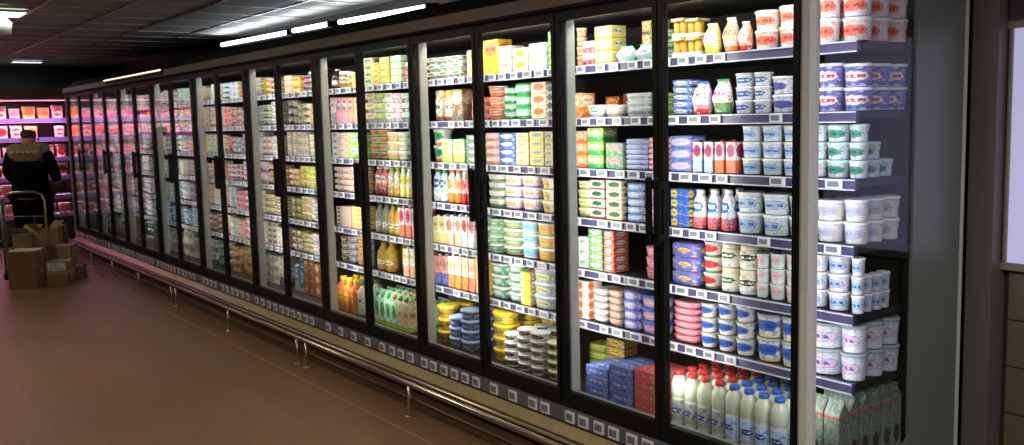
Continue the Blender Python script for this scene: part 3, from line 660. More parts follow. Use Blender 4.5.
# ---- second door
D = 2
px(D, 1, 'cup', 573, 581, 28, 4, 'C/E/O/R', 'o', 'C'); px(D, 1, 'multi', 581.5, 593, 41, 2, 'W/W/R/DR', 'o', 'P')
px(D, 1, 'box', 593.5, 611, 26, 3, 'PY/C/Y/DG', 'o'); px(D, 1, 'bag', 612.5, 631, 46, 1, 'M/W/T/B', 'o', 'T'); px(D, 1, 'bag', 632, 650, 44, 1, 'M/LP/T/B', 'o', 'T'); px(D, 1, 'box', 650.5, 661, 29, 3, 'T/W/G/DG', 'o')
column(D, 1, 'box', -1.10, .06, .062, 3, 'GO/PY/DN/DG', 'o', d=.05, yf=.33); column(D, 1, 'box', -1.03, .06, .062, 3, 'GO/PY/DN/DG', 'o', d=.05, yf=.33); column(D, 1, 'box', -.95, .08, .06, 2, 'DG/SG/G/W', 'o', d=.08, yf=.33)
px(D, 2, 'box', 573.5, 580, 93, 1, 'E/C/O/O', 't'); px(D, 2, 'tray', 586, 602, 105, 1, 'W/G/GR/W', 'o', 'W'); px(D, 2, 'tray', 603, 620.5, 105, 1, 'W/W/E/P', 'o', 'W')
px(D, 2, 'rtub', 622, 647, 93, 3, 'W/GR/W/GR', 'w', 'GR'); px(D, 2, 'rtub', 648.5, 663, 93, 3, 'W/L/M/G', 'w', 'L'); column(D, 2, 'box', -1.38, .10, .10, 1, 'DN/GO/O/R', 't', yf=.36); column(D, 2, 'box', -1.24, .12, .11, 1, 'DR/N/K/N', 'o', yf=.36)
px(D, 3, 'box', 574.5, 585, 131, 3, 'E/C/O/N', 'l'); px(D, 3, 'box', 586.5, 602.5, 128, 3, 'L/W/G/DG', 'l'); px(D, 3, 'box', 605, 623, 143, 2, 'SG/P/G/DG', 'l')
px(D, 3, 'wrap', 624, 645.5, 139, 6, 'LB/LB/P/B', 'w'); px(D, 3, 'wrap', 646.5, 661, 137.5, 6, 'P/W/R/R', 'w')
px(D, 4, 'tray', 576, 588, 181, 4, 'C/PY/L/N', 'o', 'C'); px(D, 4, 'box', 589, 604, 180, 4, 'W/DG/R/DG', 'o'); px(D, 4, 'box', 605, 621.5, 180.5, 4, 'C/DG/E/DG', 'o')
px(D, 4, 'wrap', 625.5, 642, 183, 5, 'B/LB/W/W', 'k'); px(D, 4, 'wrap', 642.5, 652.5, 183, 5, 'P/W/W/R', 'k')
px(D, 5, 'box', 577.5, 587, 237, 3, 'W/M/W/DG', 'o'); px(D, 5, 'box', 587.5, 602, 229, 5, 'G/W/L/DG', 'o'); px(D, 5, 'box', 602.5, 613.5, 231, 5, 'R/W/O/DR', 'o'); px(D, 5, 'cup', 641, 655, 247, 3, 'P/LP/P/R', 'o', 'P')
px(D, 6, 'box', 577.5, 587.5, 281, 4, 'W/O/W/R', 's'); px(D, 6, 'tray', 590.8, 604, 289, 5, 'SG/W/GR/W', 'w', 'SG'); px(D, 6, 'tray', 607, 621, 291, 5, 'SG/S/N/W', 'w', 'BE')
px(D, 6, 'wrap', 622, 637, 291, 4, 'B/LB/B/P', 'w'); px(D, 6, 'rtub', 638, 662, 296, 3, 'B/P/B/W', 'w', 'B')
px(D, 7, 'box', 585, 607, 367, 3, 'DB/B/B/W', 'n', rows=2, yf=.135); px(D, 7, 'box', 608.5, 632, 367, 3, 'DB/B/B/W', 'n', rows=2, yf=.135); px(D, 7, 'box', 634, 660, 372, 4, 'R/DR/DR/W', 'n', rows=2, yf=.135)
column(D, 7, 'wrap', -1.53, .12, .045, 4, 'L/PY/L/N', 'o', yf=.36, noun='flat pack'); column(D, 7, 'box', -1.39, .13, .045, 5, 'BE/Y/N/DN', 'o', yf=.37)
# ---- third door
D = 3
px(D, 1, 'box', 482, 497.5, 38, 1, 'Y/O/Y/R', 't'); px(D, 1, 'box', 498, 510.5, 46, 2, 'W/W/E/V', 'o'); px(D, 1, 'box', 512, 527, 48, 2, 'W/Y/PY/O', 'o'); px(D, 1, 'box', 528, 546, 43, 2, 'W/PY/LB/GR', 'l'); px(D, 1, 'box', 547, 559, 31, 3, 'G/PY/Y/DG', 'o')
px(D, 2, 'cup', 483, 496.5, 86, 3, 'W/O/O/W', 't', 'O'); px(D, 2, 'cup', 497.5, 511.5, 88, 4, 'M/W/G/G', 'l', 'G'); px(D, 2, 'rtub', 512, 528.5, 83, 3, 'M/W/G/G', 'l', 'G'); px(D, 2, 'box', 530, 545.5, 82, 3, 'W/O/PY/R', 'o'); px(D, 2, 'box', 546.5, 560, 84, 4, 'W/K/M/K', 's')
px(D, 3, 'box', 485, 497.5, 133, 4, 'LP/W/O/P', 'l'); px(D, 3, 'box', 498, 514.5, 133, 4, 'DB/W/B/LB', 'o'); px(D, 3, 'box', 515, 528, 133, 4, 'C/E/E/S', 'o'); px(D, 3, 'box', 529, 543.5, 131.5, 4, 'PY/GR/Y/K', 'o'); px(D, 3, 'box', 544, 561, 131.5, 4, 'PY/GR/Y/K', 's')
px(D, 4, 'tray', 486, 500, 174, 4, 'W/LP/G/P', 'l', 'M'); px(D, 4, 'rtub', 501.5, 518, 175, 3, 'W/E/B/O', 'o', 'W'); px(D, 4, 'rtub', 519, 536.5, 175.5, 3, 'W/E/B/O', 'o', 'W'); px(D, 4, 'rtub', 538, 562, 178, 3, 'W/Y/Y/K', 's', 'W')
px(D, 5, 'rtub', 487, 497, 219, 4, 'G/L/M/W', 'o', 'W'); px(D, 5, 'oval', 497.5, 517.5, 220, 4, 'G/L/E/W', 'o', 'W', rows=2); px(D, 5, 'rtub', 518.5, 534.5, 221, 3, 'LB/T/W/B', 'o', 'W'); px(D, 5, 'rtub', 535, 551, 223, 3, 'E/Y/L/R', 'o', 'W'); px(D, 5, 'cup', 552, 563, 233, 3, 'LP/W/P/R', 'o', 'W')
px(D, 6, 'rtub', 488, 503, 263, 3, 'G/M/DG/W', 'o', 'W'); px(D, 6, 'oval', 503.5, 519, 262, 4, 'G/M/DG/W', 'o', 'W', rows=2); px(D, 6, 'box', 519.5, 530, 272, 4, 'Y/W/Y/R', 's'); px(D, 6, 'rtub', 531, 551, 269, 3, 'LB/PY/LB/DB', 'w', 'W', rows=2); px(D, 6, 'cup', 552.5, 565, 276, 3, 'LP/W/P/R', 'o', 'W')
column(D, 7, 'oval', -2.17, .155, .070, 4, 'Y/K/Y/C', 'n', 'Y', yf=.17, rows=2); column(D, 7, 'oval', -2.005, .165, .0755, 4, 'Y/PY/Y/K', 'n', 'Y', yf=.40, noun='round tub')
column(D, 7, 'oval', -2.335, .155, .076, 4, 'Y/PY/Y/N', 'n', 'Y', yf=.30, noun='round tub')
for i, xx in enumerate((-2.025, -1.905, -1.785)): column(D, 7, 'tub', xx+.0, .115, .046, 4+(i > 0), 'W/K/W/BE', 'o', 'W', yf=.135, rows=2, noun='white cheese tub')
column(D, 7, 'oval', -1.655, .10, .05, 4, 'BE/DN/C/K', 'o', 'C', yf=.15)
# ---- fourth door
D = 4
px(D, 1, 'multi', 425.5, 435, 58, 3, 'W/G/R/DG', 'o', 'M'); px(D, 1, 'multi', 436, 448, 57, 3, 'W/G/R/DG', 'o', 'M'); px(D, 1, 'multi', 449, 460, 55.5, 3, 'W/G/R/DG', 'o', 'M'); px(D, 1, 'box', 466, 480, 50, 2, 'W/Y/PY/O', 'o')
px(D, 2, 'jar', 432, 440, 90, 1, 'BE/M/N/DN', 'o', 'BE'); px(D, 2, 'jar', 440.5, 449.5, 90, 1, 'BE/C/N/DN', 'o', 'GO'); px(D, 2, 'box', 450.5, 462, 89, 1, 'N/BE/DN/C', 't'); px(D, 2, 'box', 471, 480, 97, 3, 'R/E/O/W', 'o')
px(D, 3, 'cup', 428, 440, 128, 2, 'W/G/O/DG', 'o', 'W'); px(D, 3, 'brick', 441, 451.5, 138, 1, 'M/L/L/W', 't', 'G'); px(D, 3, 'brick', 452, 464, 138, 1, 'M/L/L/W', 't', 'G'); px(D, 3, 'box', 465.5, 480, 135, 4, 'DG/M/G/W', 'o')
for a, b, s, l in ((430, 436.5, 'M/DB/W/W', 'G'), (437, 443.5, 'M/DB/W/W', 'G'), (444, 451, 'W/O/O/O', 'O'), (451.5, 458, 'W/O/O/O', 'O'), (458.5, 464, 'W/R/R/R', 'W'), (464.5, 470, 'W/R/R/R', 'W')): px(D, 4, 'drink', a, b, 169, 1, s, 'l', l, rows=2)
for a, b, s in ((432, 438, 'W/Y/PY/DB'), (438.5, 444.5, 'W/Y/PY/DB'), (445, 452.5, 'W/O/E/DB'), (453, 460, 'W/O/E/DB'), (460.5, 466.5, 'W/R/W/K'), (467, 474, 'W/R/W/K')): px(D, 5, 'brick', a, b, 215, 1, s, 't', 'W', rows=2)
px(D, 5, 'rtub', 474.5, 486, 216, 3, 'G/L/M/W', 'o', 'W')
for a, b, s in ((433.5, 439.5, 'E/O/B/DB'), (440, 446.5, 'E/O/B/DB'), (447, 453.3, 'W/E/O/O'), (453.8, 460, 'W/E/O/O'), (460.5, 467, 'W/E/O/O'), (467.5, 474, 'W/E/O/O')): px(D, 6, 'brick', a, b, 254, 1, s, 't', 'W', rows=2)
px(D, 6, 'box', 474.5, 487, 258, 4, 'Y/PY/Y/N', 'o')
for i, xx in enumerate((-2.98, -2.90)): column(D, 7, 'gable', xx, .072, .235, 1, 'M/W/G/DG', 'l', 'G', yf=.28, rows=2)
column(D, 7, 'oval', -2.76, .135, .078, 3, 'GO/N/Y/DN', 'n', 'Y', yf=.16, rows=2)
for i, xx in enumerate((-2.615, -2.485)): column(D, 7, 'oval', xx, .125, .062, 3+i, 'DB/LB/DB/W', 'n', 'LB', yf=.15, rows=2)
# ---- fifth door
D = 5
for a, b, t, s in ((362.5, 372, 58, 'PY/V/L/G'), (372.5, 378, 63, 'PY/O/L/O'), (378.5, 388.5, 57, 'L/PY/O/G'), (389.5, 400, 55.5, 'C/M/G/L'), (401.5, 410, 62, 'DR/R/C/LP')): px(D, 1, 'box' if a < 400 else 'jar', a, b, t, 4 if a < 400 else 1, s, 'o', 'W' if a > 400 else None, d=.09)
for a, b, s in ((364, 374, 'C/O/L/G'), (374.5, 383, 'L/PY/G/DG'), (383.5, 391, 'M/P/W/G'), (391.5, 400, 'LP/W/P/R'), (400.5, 411.5, 'W/M/K/DG')): px(D, 2, 'multi', a, b, 93, 3, s, 'o', 'W')
for a, b, t, n, s, k in ((366.5, 374.5, 125, 4, 'C/O/G/DG', 'cup'), (375, 383.5, 125, 4, 'C/O/G/DG', 'cup'), (384, 395, 132, 3, 'E/PY/L/N', 'rtub'), (395.5, 404, 132, 3, 'W/BE/L/K', 'rtub'), (404.5, 414, 126, 3, 'T/W/G/DG', 'cup')): px(D, 3, k, a, b, t, n, s, 'o', 'W')
for a, b, s, l in ((371.5, 377.5, 'S/W/DR/DR', 'W'), (378, 384, 'S/W/DR/DR', 'W'), (384.5, 390, 'BE/W/GO/N', 'L'), (390.5, 396, 'BE/W/GO/N', 'L'), (396.5, 402, 'W/Y/PY/G', 'W'), (402.5, 408, 'W/Y/PY/G', 'W'), (408.5, 414.5, 'W/O/PY/R', 'W')): px(D, 4, 'drink', a, b, 164.5, 1, s, 'l', l, rows=2)
for a, b, s in ((372.5, 378, 'SG/C/SG/DG'), (378.5, 384.5, 'SG/C/SG/DG'), (385, 391, 'GO/C/L/DG'), (391.5, 397, 'GO/C/L/DG')): px(D, 5, 'bottle', a, b, 202, 1, s, 'o', 'DG', rows=2)
for a, b, s in ((397.5, 403.5, 'W/R/S/DB'), (404, 410, 'W/R/S/DB'), (410.5, 417, 'C/O/E/DB')): px(D, 5, 'brick', a, b, 206, 1, s, 't', 'W', rows=2)
for a, b, s in ((373.5, 381, 'GO/C/O/N'), (381.5, 389, 'GO/C/O/N')): px(D, 6, 'bottle', a, b, 242, 1, s, 'o', 'GO', rows=2)
for a, b, s in ((402, 408, 'W/PY/E/DB'), (408.5, 414, 'W/PY/E/DB'), (414.5, 420, 'W/PY/E/DB')): px(D, 6, 'brick', a, b, 247, 1, s, 't', 'W', rows=2)
for i in range(6): column(D, 7, 'gable', -3.545+i*.078, .072, .24, 1, 'M/G/L/DG' if i < 4 else 'C/E/L/DG', 'o', 'G' if i != 3 else 'O', yf=.14, rows=3)
# ---- sixth door
D = 6
for a, b, t, s, k in ((328.5, 334.5, 69, 'DN/W/N/C', 'bottle'), (335.5, 343, 71, 'N/BE/GO/DN', 'jar'), (343.5, 350.5, 72, 'N/BE/GO/DN', 'jar'), (351, 358, 73.5, 'Y/PY/Y/O', 'box')): px(D, 1, k, a, b, t, 1, s, 'o', 'W' if k == 'jar' else None)
for a, b, s in ((329.5, 335, 'W/LP/GR/DN'), (335.5, 340.5, 'O/V/P/W'), (341, 346, 'O/V/P/W'), (346.5, 352.5, 'O/R/S/W'), (353, 359.5, 'Y/O/E/W')): px(D, 2, 'box', a, b, 97.5, 1, s, 't', rows=1)
for a, b, n, s in ((331, 337, 4, 'W/GR/W/K'), (337.5, 347, 4, 'E/W/BE/N'), (347.5, 362, 2, 'L/M/L/G')): px(D, 3, 'box', a, b, 132.5, n, s, 'o')
for a, b, s in ((333.5, 341, 'LP/C/BE/N'), (341.5, 349, 'LP/C/S/N'), (349.5, 357.5, 'LP/W/S/N'), (358, 364, 'S/C/N/DN')): px(D, 4, 'multi', a, b, 167, 4, s, 'o', 'C')
for a, b, s in ((336, 341, 'C/DN/BE/K'), (341.5, 350, 'LP/C/E/N'), (350.5, 364, 'E/PY/GO/N')): px(D, 5, 'box', a, b, 206.5, 5, s, 'o')
for a, b, s in ((337, 344, 'K/C/BE/GO'), (344.5, 351.5, 'GR/V/K/W'), (352, 361, 'Y/GO/O/V'), (361.5, 367, 'LB/V/B/W')): px(D, 6, 'cup', a, b, 236.5, 4, s, 'o', 'GR')
for i in range(4): column(D, 7, 'juice', -4.155+i*.108, .10, .25, 1, 'O/Y/O/R' if i < 3 else 'W/M/G/R', 'n', 'Y' if i < 3 else 'G', yf=.15, rows=2)
# ---- the doors farther along: smaller in the picture, built whole
FAR = {
 7: ['W/PY/E/R Y/O/PY/N W/R/GR/DB DG/W/B/R', 'BE/W/DN/K BE/C/N/N E/C/BE/K', 'BE/C/GR/N BE/GR/C/N W/C/BE/N', 'Y/O/E/W Y/PY/L/O L/Y/W/N', 'BE/PY/GO/N BE/Y/BE/N GR/C/LB/N', 'BE/PY/N/DN C/PY/BE/N LP/W/GR/N', 'DB/LB/GR/K DN/O/N/K N/BE/DN/O'],
 8: ['W/LP/GR/R Y/O/PY/N W/E/R/N', 'W/LB/BE/K BE/C/DN/K W/BE/GR/K', 'W/LP/BE/DB LP/W/BE/R GR/W/BE/K', 'LP/W/DR/N C/E/GO/N', 'BE/C/GO/N PY/C/GO/N BE/W/N/K', 'W/C/BE/K BE/DN/W/K W/BE/BE/K', 'GR/W/BE/K GR/BE/W/N BE/W/K/K'],
 9: ['W/LB/M/B LB/W/W/V Y/O/R/N', 'LP/R/O/R W/R/LP/R R/W/LP/DR', 'O/R/E/W GR/LP/LB/DB LP/GR/R/K', 'LP/R/W/DR R/LP/LB/DB LB/W/R/DB', 'LB/W/W/DB P/R/LP/DR LP/R/W/DR', 'T/Y/W/B R/O/LP/W R/P/W/W', 'GO/N/BE/DN GO/BE/N/DN BE/GO/N/DN'],
 10: ['C/E/BE/N W/C/LP/N W/W/C/R', 'LP/BE/E/N W/W/LP/N', 'E/L/Y/N W/C/L/N W/PY/W/N', 'E/LP/BE/N E/BE/LP/N', 'BE/E/N/N C/W/E/N', 'DR/LP/R/W W/DR/P/R', 'W/GR/DG/K GR/W/DG/K'],
 11: ['T/W/M/G M/T/GR/G', 'M/C/L/G M/GR/W/N', 'GR/W/M/N C/M/E/N', 'GR/C/BE/N C/GR/N/K', 'LB/GR/C/DB LB/GR/P/DB', 'LB/M/T/DB B/LB/M/DB', 'BE/SG/W/DN SG/BE/M/K'],
 12: ['W/LP/GR/N W/GR/LP/N', 'LP/GR/W/N W/LP/GR/N', 'GR/W/LP/K C/W/GR/N', 'W/GR/C/K GR/M/C/K', 'GR/LB/W/K GR/W/M/K', 'B/LB/W/K LB/W/GR/K', 'SG/W/GR/K GR/SG/W/K'],
}
for k in range(13, 19): FAR[k] = [random.choice(['GR/W/LB/K W/GR/LP/K', 'W/P/LP/K GR/W/P/K', 'LP/W/GR/K SG/W/GR/K']) for _ in range(5)] + ['LB/GR/W/K GR/LB/DG/K', 'SG/GR/DG/K DG/SG/GR/K']
for D, rowsf in FAR.items():
    xr = lambda k: -W*k-(W*k+CAM.x)*(YF-.0)/(-CAM.y)
    xa, xb = max(xr(D)+.07, -12.0), xr(D-1)-.05
    if xb < -11.8: continue
    for si, txt in enumerate(rowsf):
        specs = txt.split(); x = xa
        top = (1.83 if si == 0 else RAILZ[si-1]-.035)
        zb = SHELF[si]; i = 0
        run = (xb-xa)/len(specs)
        for s in specs:
            nc = 2 if run > .2 else 1
            kind = random.choice(['box', 'box', 'rtub', 'multi', 'cup', 'tray'])
            if si == 6: kind = random.choice(['box', 'gable', 'rtub'])
            full = random.uniform(.72, 1.0); H = (top-zb)*full
            n = {'box': random.choice((2, 3, 4)), 'rtub': 3, 'multi': 3, 'cup': 3, 'tray': 4, 'gable': 1}[kind]
            for c in range(nc):
                wd = run/nc
                column(D, si+1, kind, x+wd*(c+.5), min(wd-.008, .15), H/n-.001, n, s, random.choice('ootl'), random.choice('WWGCM') if kind != 'gable' else 'G', d=min(.11, .11), near=False)
            x += run
#@@END

# ------------------------------------------------------------------ meat case on the far wall
mc = empty('meat_case', (-13.6, -2, 0)); tag(mc, 'open pink-lit meat case with violet shelf rails on the far wall', 'display case')
inv = Vector((13.6, 2, 0)); MX = -13.25
def pm_(name, a, b, m, par=mc):
    o = bx(name, a, b, m, par)
    if par is mc: o.location = inv
    return o
pm_('back_panel', (-14.15, -2.25, .1), (-14.05, .3, 2.12), MT['meatw'])
pm_('top_canopy', (-14.15, -2.25, Z(1.86)), (MX+.38, .3, Z(2.02)), MT['canopy'])
pk = area('canopy_lamp', Vector((MX+.28, -1.0, Z(1.84)))+inv, .08, 2.3, MEAT_W*2, (1, .58, .80), (0, math.radians(28), 0), mc, math.radians(95))
pm_('lower_tank', (-14.15, -2.25, .05), (MX+.1, .3, .40), MT['kick'])
pm_('side_wall', (-14.15, .27, .40), (MX, .3, Z(1.86)), MT['meatw'])
MS = [1.58, 1.30, 1.00, .72, .43, .14]
for i, z in enumerate(MS):
    dpt = .0 if i else 0
    s = pm_('shelf', (-14.05, -2.25, Z(z-.03)), (MX-.02+dpt, .27, Z(z)), MT['lab'] if i < 6 else MT['kick'])
    r = MB(); r.box((MX-.02, -2.25, Z(z-.05)), (MX-.0, .27, Z(z+.012)), MT['meatrail']); r.build('price_rail', s)
    if i < 5 or True:
        zz = Z(MS[i-1]-.055) if i else Z(1.85)
        lamp = area('shelf_lamp', (MX-.10, -1.0, zz), .06, 2.3, MEAT_W*(1.6, 1.2, .7, .7, .5, .4)[i], (1, .60, .78), (0, math.radians(22), 0), mc, math.radians(100)); lamp.location = Vector((MX-.10, -1.0, zz))+inv
        q = MB(); q.box((MX-.14, -2.15, zz+.003), (MX-.08, .2, zz+.02), emis('pink_lamp', 'ffb0d8', 2) if i == 0 else bpy.data.materials['pink_lamp']); q.build('shelf_light', mc, inv)
mspec = ['LP/R/P/W', 'W/R/LP/DR', 'LP/DR/W/R', 'P/W/R/DR', 'W/P/R/R']; ospec = ['E/O/O/R', 'O/E/R/W', 'PY/O/E/R']
def meatpack(name, y, w, h, z, spec, label, lying=False):
    q = MB()
    q.lathe([(.85, 0), (.9, h*.05), (1, h*.9), (1, h*.97), (.93, h)], printmat(spec, 'w'), 16, w/2, .045, 6, urep=4)
    o = q.build(name, None, (MX-.09, y, Z(z)+.001)); o.rotation_euler = (0, 0, pi/2)
    tag(o, label, 'meat pack', 'meat packs on the far wall')
for i, z in enumerate(MS):
    y = .17; j = 0
    while y > -2.0:
        vis = y > -.9
        w = random.uniform(.15, .2) if vis else .3; h = random.uniform(.15, .20)
        orange = i < 2 and -.36 < y < .12
        j += 1
        if random.random() > .06 and not (i == 4 and -.1 < y < .05):
            meatpack('meat_pack', y-w/2, w-.02, h, z, random.choice(ospec if orange else mspec), ('orange' if orange else 'pink')+' sealed meat pack, %s along the %s shelf of the far meat case' % (ORD[min(j, 26)], ORD[i+1]))
        y -= w+.012

# ------------------------------------------------------------------ boxes, cages, person
def cardbox(name, loc, rz, w, d, h, label, mat='card', labelpart=False, flaps=False, tilt=0):
    t = empty(name, loc, rz); t.rotation_euler = (tilt, 0, rz); tag(t, label, 'box', 'cardboard boxes in the aisle')
    q = MB(); m = MT[mat]; th = .006
    if flaps:
        q.box((-w/2, -d/2, 0), (w/2, d/2, th), m)
        for a, b in (((-w/2, -d/2, th), (w/2, -d/2+th, h)), ((-w/2, d/2-th, th), (w/2, d/2, h)), ((-w/2, -d/2+th, th), (-w/2+th, d/2-th, h)), ((w/2-th, -d/2+th, th), (w/2, d/2-th, h))): q.box(a, b, m)
        q.build('carton_body', t)
        for s in (-1, 1):
            q = MB(); n = 0
            q.v += [(-w/2, s*d/2, h), (w/2, s*d/2, h), (w/2, s*(d/2+.09), h+.07), (-w/2, s*(d/2+.09), h+.07), (-w/2, s*d/2, h+th), (w/2, s*d/2, h+th), (w/2, s*(d/2+.09), h+.076), (-w/2, s*(d/2+.09), h+.076)]
            for f in ((0, 1, 2, 3), (7, 6, 5, 4), (0, 4, 5, 1), (1, 5, 6, 2), (2, 6, 7, 3), (3, 7, 4, 0)): q.face(list(f), None, m)
            fixn(q.build('flap', t))
    else:
        q.cbox(w, d, 0, h, m, .015); q.build('carton_body', t)
        q = MB(); q.box((-w/2-.001, -.022, h*.8), (w/2+.001, .022, h+.0015), MT['tape']); q.build('tape', t)
    if labelpart:
        q = MB(); q.box((-w*.42, -d/2-.002, h*.35), (w*.42, -d/2-.0005, h*.88), MT['paper'])
        q.build('paper_label', t)
        q = MB()
        for i in range(14): q.box((-w*.34+i*.011, -d/2-.003, h*.42), (-w*.34+i*.011+.004+.003*(i % 3 == 0), -d/2-.0021, h*.56), MT['rubber'])
        for i in range(3): q.box((-w*.34, -d/2-.003, h*(.64+.07*i)), (w*(.1+.1*(i % 2)), -d/2-.0021, h*(.665+.07*i)), MT['rubber'])
        o = q.build('printed_lines', t); o['kind'] = 'stuff'
    return t
RZ = math.radians(52)
p = on_z(32, 288, 0); big = (p.x-.12, p.y+.02)
big = (big[0], big[1]-.02)
cardbox('cardboard_box', (big[0], big[1], 0), RZ, .30, .28, .195, 'lower brown box of the two stacked nearest on the floor')
cardbox('cardboard_box', (big[0], big[1], .197), RZ, .30, .28, .205, 'upper brown box under a white sheet, nearest on the floor')
q = MB(); q.box((-.15, -.13, 0), (.13, .13, .004), MT['paper']); o = q.build('paper_sheet', None, (big[0]-.01, big[1], .404)); o.rotation_euler = (0, 0, RZ+.15); tag(o, 'white paper sheet lying on the nearest brown box', 'paper')
p = on_z(56, 286, 0)
cardbox('cardboard_box', (p.x-.08, p.y+.075, 0), RZ+.08, .215, .22, .12, 'low brown box supporting the box with the white label')
cardbox('cardboard_box', (p.x-.08, p.y+.075, .122), RZ+.10, .215, .22, .145, 'small pale box with white printed label beside the tall pair', 'card2', True)
# roll cage trolley holding more boxes
c0 = at_dist(40, 240, 10.6)
tr = empty('roll_cage_trolley', (c0.x, c0.y, 0), RZ); tag(tr, 'steel arch-handled trolley loaded with boxes behind the person', 'trolley')
q = MB(); q.cbox(.50, .60, .14, .17, MT['steelw'], .03); q.build('platform', tr)
hh = 1.02
q = MB(); q.tube([(-.23, -.27, .16), (-.23, -.27, hh-.1), (-.20, -.27, hh-.03), (-.12, -.27, hh), (.12, -.27, hh), (.20, -.27, hh-.03), (.23, -.27, hh-.1), (.23, -.27, .16)], .013, MT['chrome'], 8); q.build('arch_handle', tr)
for zz in (.35, .55, .75):
    q = MB(); q.tube([(-.23, -.27, zz), (.23, -.27, zz)], .006, MT['steelw'], 6); q.build('cross_wire', tr)
for sx in (-1, 1):
    for sy in (-1, 1):
        q = MB(); R = [[(sx*.2+dx, sy*.24+.05*cos(2*pi*j/12), .052+.05*sin(2*pi*j/12)) for j in range(12)] for dx in (-.012, .012)]; q.rings(R, MT['rubber']); q.box((sx*.2-.02, sy*.24-.02, .09), (sx*.2+.02, sy*.24+.02, .14), MT['steelw']); fixn(q.build('wheel', tr))
def tl(x, y, z):  # trolley-local to world
    v = Matrix.Rotation(RZ, 3, 'Z') @ Vector((x, y, 0)); return (c0.x+v.x, c0.y+v.y, z)
cardbox('cardboard_box', tl(-.06, -.04, .171), RZ, .34, .36, .22, 'open brown box low on the trolley platform', 'card', flaps=False)
cardbox('cardboard_box', tl(-.12, -.06, .392), RZ+.1, .20, .24, .15, 'pale open box on top of the trolley load', 'card2', flaps=True)
cardbox('cardboard_box', tl(.09, -.02, .392), RZ-.3, .13, .22, .19, 'tilted flattened box leaning out of the trolley load', 'card2', tilt=.0, flaps=True)
q = MB(); q.lathe([(.8, 0), (1, .02), (1, .16), (.5, .22), (.4, .25)], MT['boxblue'], 12, .045, .045); o = q.build('plastic_bottle', None, tl(-.02, .20, .172)); tag(o, 'dark bluish plastic bottle standing behind the trolley boxes', 'bottle')
for i, (x, y, fd, w_, h_, lb) in enumerate(((71, 262, 10.6, .30, .16, 'flat wide box low beside the bumper rail end'), (64, 244, 11.1, .26, .30, 'brown box standing behind the flat wide box'), (62, 226, 12.2, .30, .28, 'brown box farthest back against the meat case corner'))):
    p = at_dist(x, y, fd); zb = [0, 0, 0][i]
    cardbox('cardboard_box', (p.x, min(p.y, -.46), zb), RZ+.1*i, w_*.8, w_*.8, [.16, .33, .46][i], lb, 'card' if i != 1 else 'card2', labelpart=(i == 0))
# wire cart cut by the left edge
c1 = at_dist(-30, 240, 10.3)
wc = empty('wire_cart', (c1.x, c1.y, 0), RZ); tag(wc, 'tall wire shelf cart cut by the picture edge, beside the person', 'cart')
for sx in (-1, 1):
    for sy in (-1, 1):
        q = MB(); q.tube([(sx*.26, sy*.2, .1), (sx*.26, sy*.2, .95)], .012, MT['steelw'], 8); q.build('upright', wc)
        q = MB(); q.lathe([(1, 0.02), (1, .09), (.5, .1)], MT['rubber'], 10, .028, .028, c=(sx*.26, sy*.2)); q.build('caster', wc)
for zz in (.38, .46, .62, .9):
    q = MB(); q.tube([(-.26, -.2, zz), (.26, -.2, zz), (.26, .2, zz), (-.26, .2, zz), (-.26, -.2, zz)], .008, MT['steelw'], 6)
    for k in range(9): q.tube([(-.24+.06*k, -.2, zz), (-.24+.06*k, .2, zz)], .003, MT['steelw'], 4)
    q.build('wire_shelf', wc)

# person seen from behind
def skin(name, pts, edges, rad, m, parent=None, sub=2, root=0):
    me = bpy.data.meshes.new(name); me.from_pydata(pts, edges, []); o = bpy.data.objects.new(name, me); COL.objects.link(o)
    o.modifiers.new('s', 'SKIN'); me.skin_vertices.new() if not me.skin_vertices else None
    for i, r in enumerate(rad):
        sv = me.skin_vertices[0].data[i]; sv.radius = r if isinstance(r, tuple) else (r, r); sv.use_root = (i == root)
    s = o.modifiers.new('d', 'SUBSURF'); s.levels = s.render_levels = sub
    o.modifiers['s'].use_smooth_shade = True
    me.materials.append(m); 
    if parent: o.parent = parent
    return o
pp = at_dist(28, 150, 11.3)
pe = empty('person', (pp.x, pp.y, 0), math.radians(62)); pe.scale = (1.18, .95, 1.0)
tag(pe, 'person from behind in black jacket with beige shoulders, reaching to the meat shelves', 'person')
# local frame: facing +Y, x right
body = skin('body', [(0, 0, .95), (0, 0, 1.12), (0, .01, 1.28), (0, .02, 1.42), (0, .03, 1.49), (0, .06, 1.56), (0, .075, 1.65),
                     (-.17, .02, 1.41), (-.215, .06, 1.16), (-.20, .28, 1.04), (-.20, .36, 1.05), (.17, .02, 1.41), (.215, .06, 1.16), (.20, .28, 1.06), (.20, .36, 1.08),
                     (-.09, 0, .88), (-.10, .02, .50), (-.10, -.01, .10), (-.10, .10, .05), (.09, 0, .88), (.11, .02, .50), (.12, -.01, .10), (.12, .10, .05)],
            [(0, 1), (1, 2), (2, 3), (3, 4), (4, 5), (5, 6), (3, 7), (7, 8), (8, 9), (9, 10), (3, 11), (11, 12), (12, 13), (13, 14), (0, 15), (15, 16), (16, 17), (17, 18), (0, 19), (19, 20), (20, 21), (21, 22)],
            [(.10, .07), (.11, .08), (.12, .09), (.12, .08), .055, (.075, .088), (.068, .08), .055, .042, .034, .026, .055, .042, .034, .026, .07, .05, .035, .03, .07, .05, .035, .03], MT['skin'], pe)
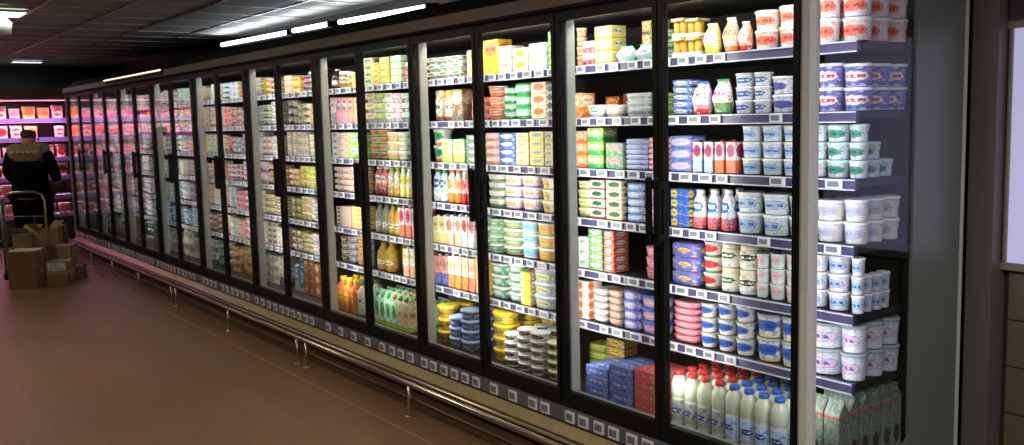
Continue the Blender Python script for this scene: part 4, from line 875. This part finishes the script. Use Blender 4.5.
for s in (-1, 1):
    for k, (dx, L, bz) in enumerate(((-.03, .07, 0), (-.01, .082, .004), (.01, .078, .002), (.028, .062, -.002))):
        hx, hy, hz = s*.20+dx, .39, 1.05+(.03 if s > 0 else 0)
        skin('finger', [(hx*.97+s*.003, hy-.03, hz), (hx, hy+.02, hz+bz), (hx, hy+L*.7, hz-.012), (hx, hy+L, hz-.032)], [(0, 1), (1, 2), (2, 3)], [.010, .009, .008, .007], MT['skin'], pe, 1)
    skin('thumb', [(s*.20-s*.02, .37, 1.05+(.03 if s > 0 else 0)), (s*.20-s*.05, .41, 1.045+(.03 if s > 0 else 0)), (s*.20-s*.055, .45, 1.04+(.03 if s > 0 else 0))], [(0, 1), (1, 2)], [.012, .010, .008], MT['skin'], pe, 1)
skin('jacket', [(0, -.005, .86), (0, -.005, 1.0), (0, 0, 1.16), (0, .01, 1.34), (0, .015, 1.41), (0, .02, 1.47), (-.17, .015, 1.39), (-.225, .05, 1.18), (-.20, .24, 1.06), (.17, .015, 1.39), (.225, .05, 1.18), (.20, .24, 1.07)],
     [(0, 1), (1, 2), (2, 3), (3, 4), (4, 5), (4, 6), (6, 7), (7, 8), (4, 9), (9, 10), (10, 11)], [(.23, .165), (.20, .145), (.19, .14), (.20, .135), (.16, .115), (.085, .08), .082, .066, .05, .082, .066, .05], MT['black'], pe)
skin('jacket_yoke', [(0, .012, 1.385), (0, .015, 1.455), (0, .02, 1.515), (-.12, .015, 1.437), (-.20, .02, 1.405), (.12, .015, 1.437), (.20, .02, 1.405)],
     [(0, 1), (1, 2), (1, 3), (3, 4), (1, 5), (5, 6)], [(.25, .185), (.22, .17), (.11, .11), (.12, .15), .125, (.12, .15), .125], MT['yoke'], pe)
skin('trousers', [(0, 0, 1.0), (-.09, 0, .88), (-.10, .02, .50), (-.10, -.01, .09), (.09, 0, .88), (.11, .02, .50), (.12, -.01, .09)], [(0, 1), (1, 2), (2, 3), (0, 4), (4, 5), (5, 6)], [(.19, .15), .13, .085, .062, .13, .085, .062], MT['black'], pe)
for s, x in ((-1, -.10), (1, .12)):
    skin('shoe', [(x, -.04, .045), (x, .06, .045), (x, .17, .035)], [(0, 1), (1, 2)], [(.05, .042), (.05, .042), (.045, .032)], MT['shoe'], pe)
skin('hair', [(0, .045, 1.58), (0, .055, 1.65), (0, .07, 1.705)], [(0, 1), (1, 2)], [(.078, .088), (.088, .098), (.07, .08)], MT['hair'], pe)
for s in (-1, 1): skin('ear', [(s*.088, .075, 1.57), (s*.094, .07, 1.605)], [(0, 1)], [.012, .014], MT['skin'], pe, 1)
skin('nose', [(0, .155, 1.60), (0, .175, 1.57)], [(0, 1)], [.009, .013], MT['skin'], pe, 1)
skin('mouth', [(-.022, .15, 1.535), (.022, .15, 1.535)], [(0, 1)], [.005, .005], plast('DR'), pe, 1)
for s in (-1, 1):
    q = MB(); q.lathe([(.3, -.01), (.9, -.005), (1, 0), (.9, .005), (.3, .01)], plast('W'), 8, .012, .01); q.build('eye', pe, (s*.032, .152, 1.61))
# white lettering across the shoulders: illegible slanted marks
q = MB(); x = -.13
while x < .13:
    wd = random.uniform(.008, .016)
    q.box((x, -.165, 1.425+random.uniform(0, .003)), (x+wd, -.150, 1.447+random.uniform(-.004, .008)), MT['paper']); x += wd+random.choice((.004, .004, .018))
o = q.build('jacket_lettering', pe); o['kind'] = 'stuff'
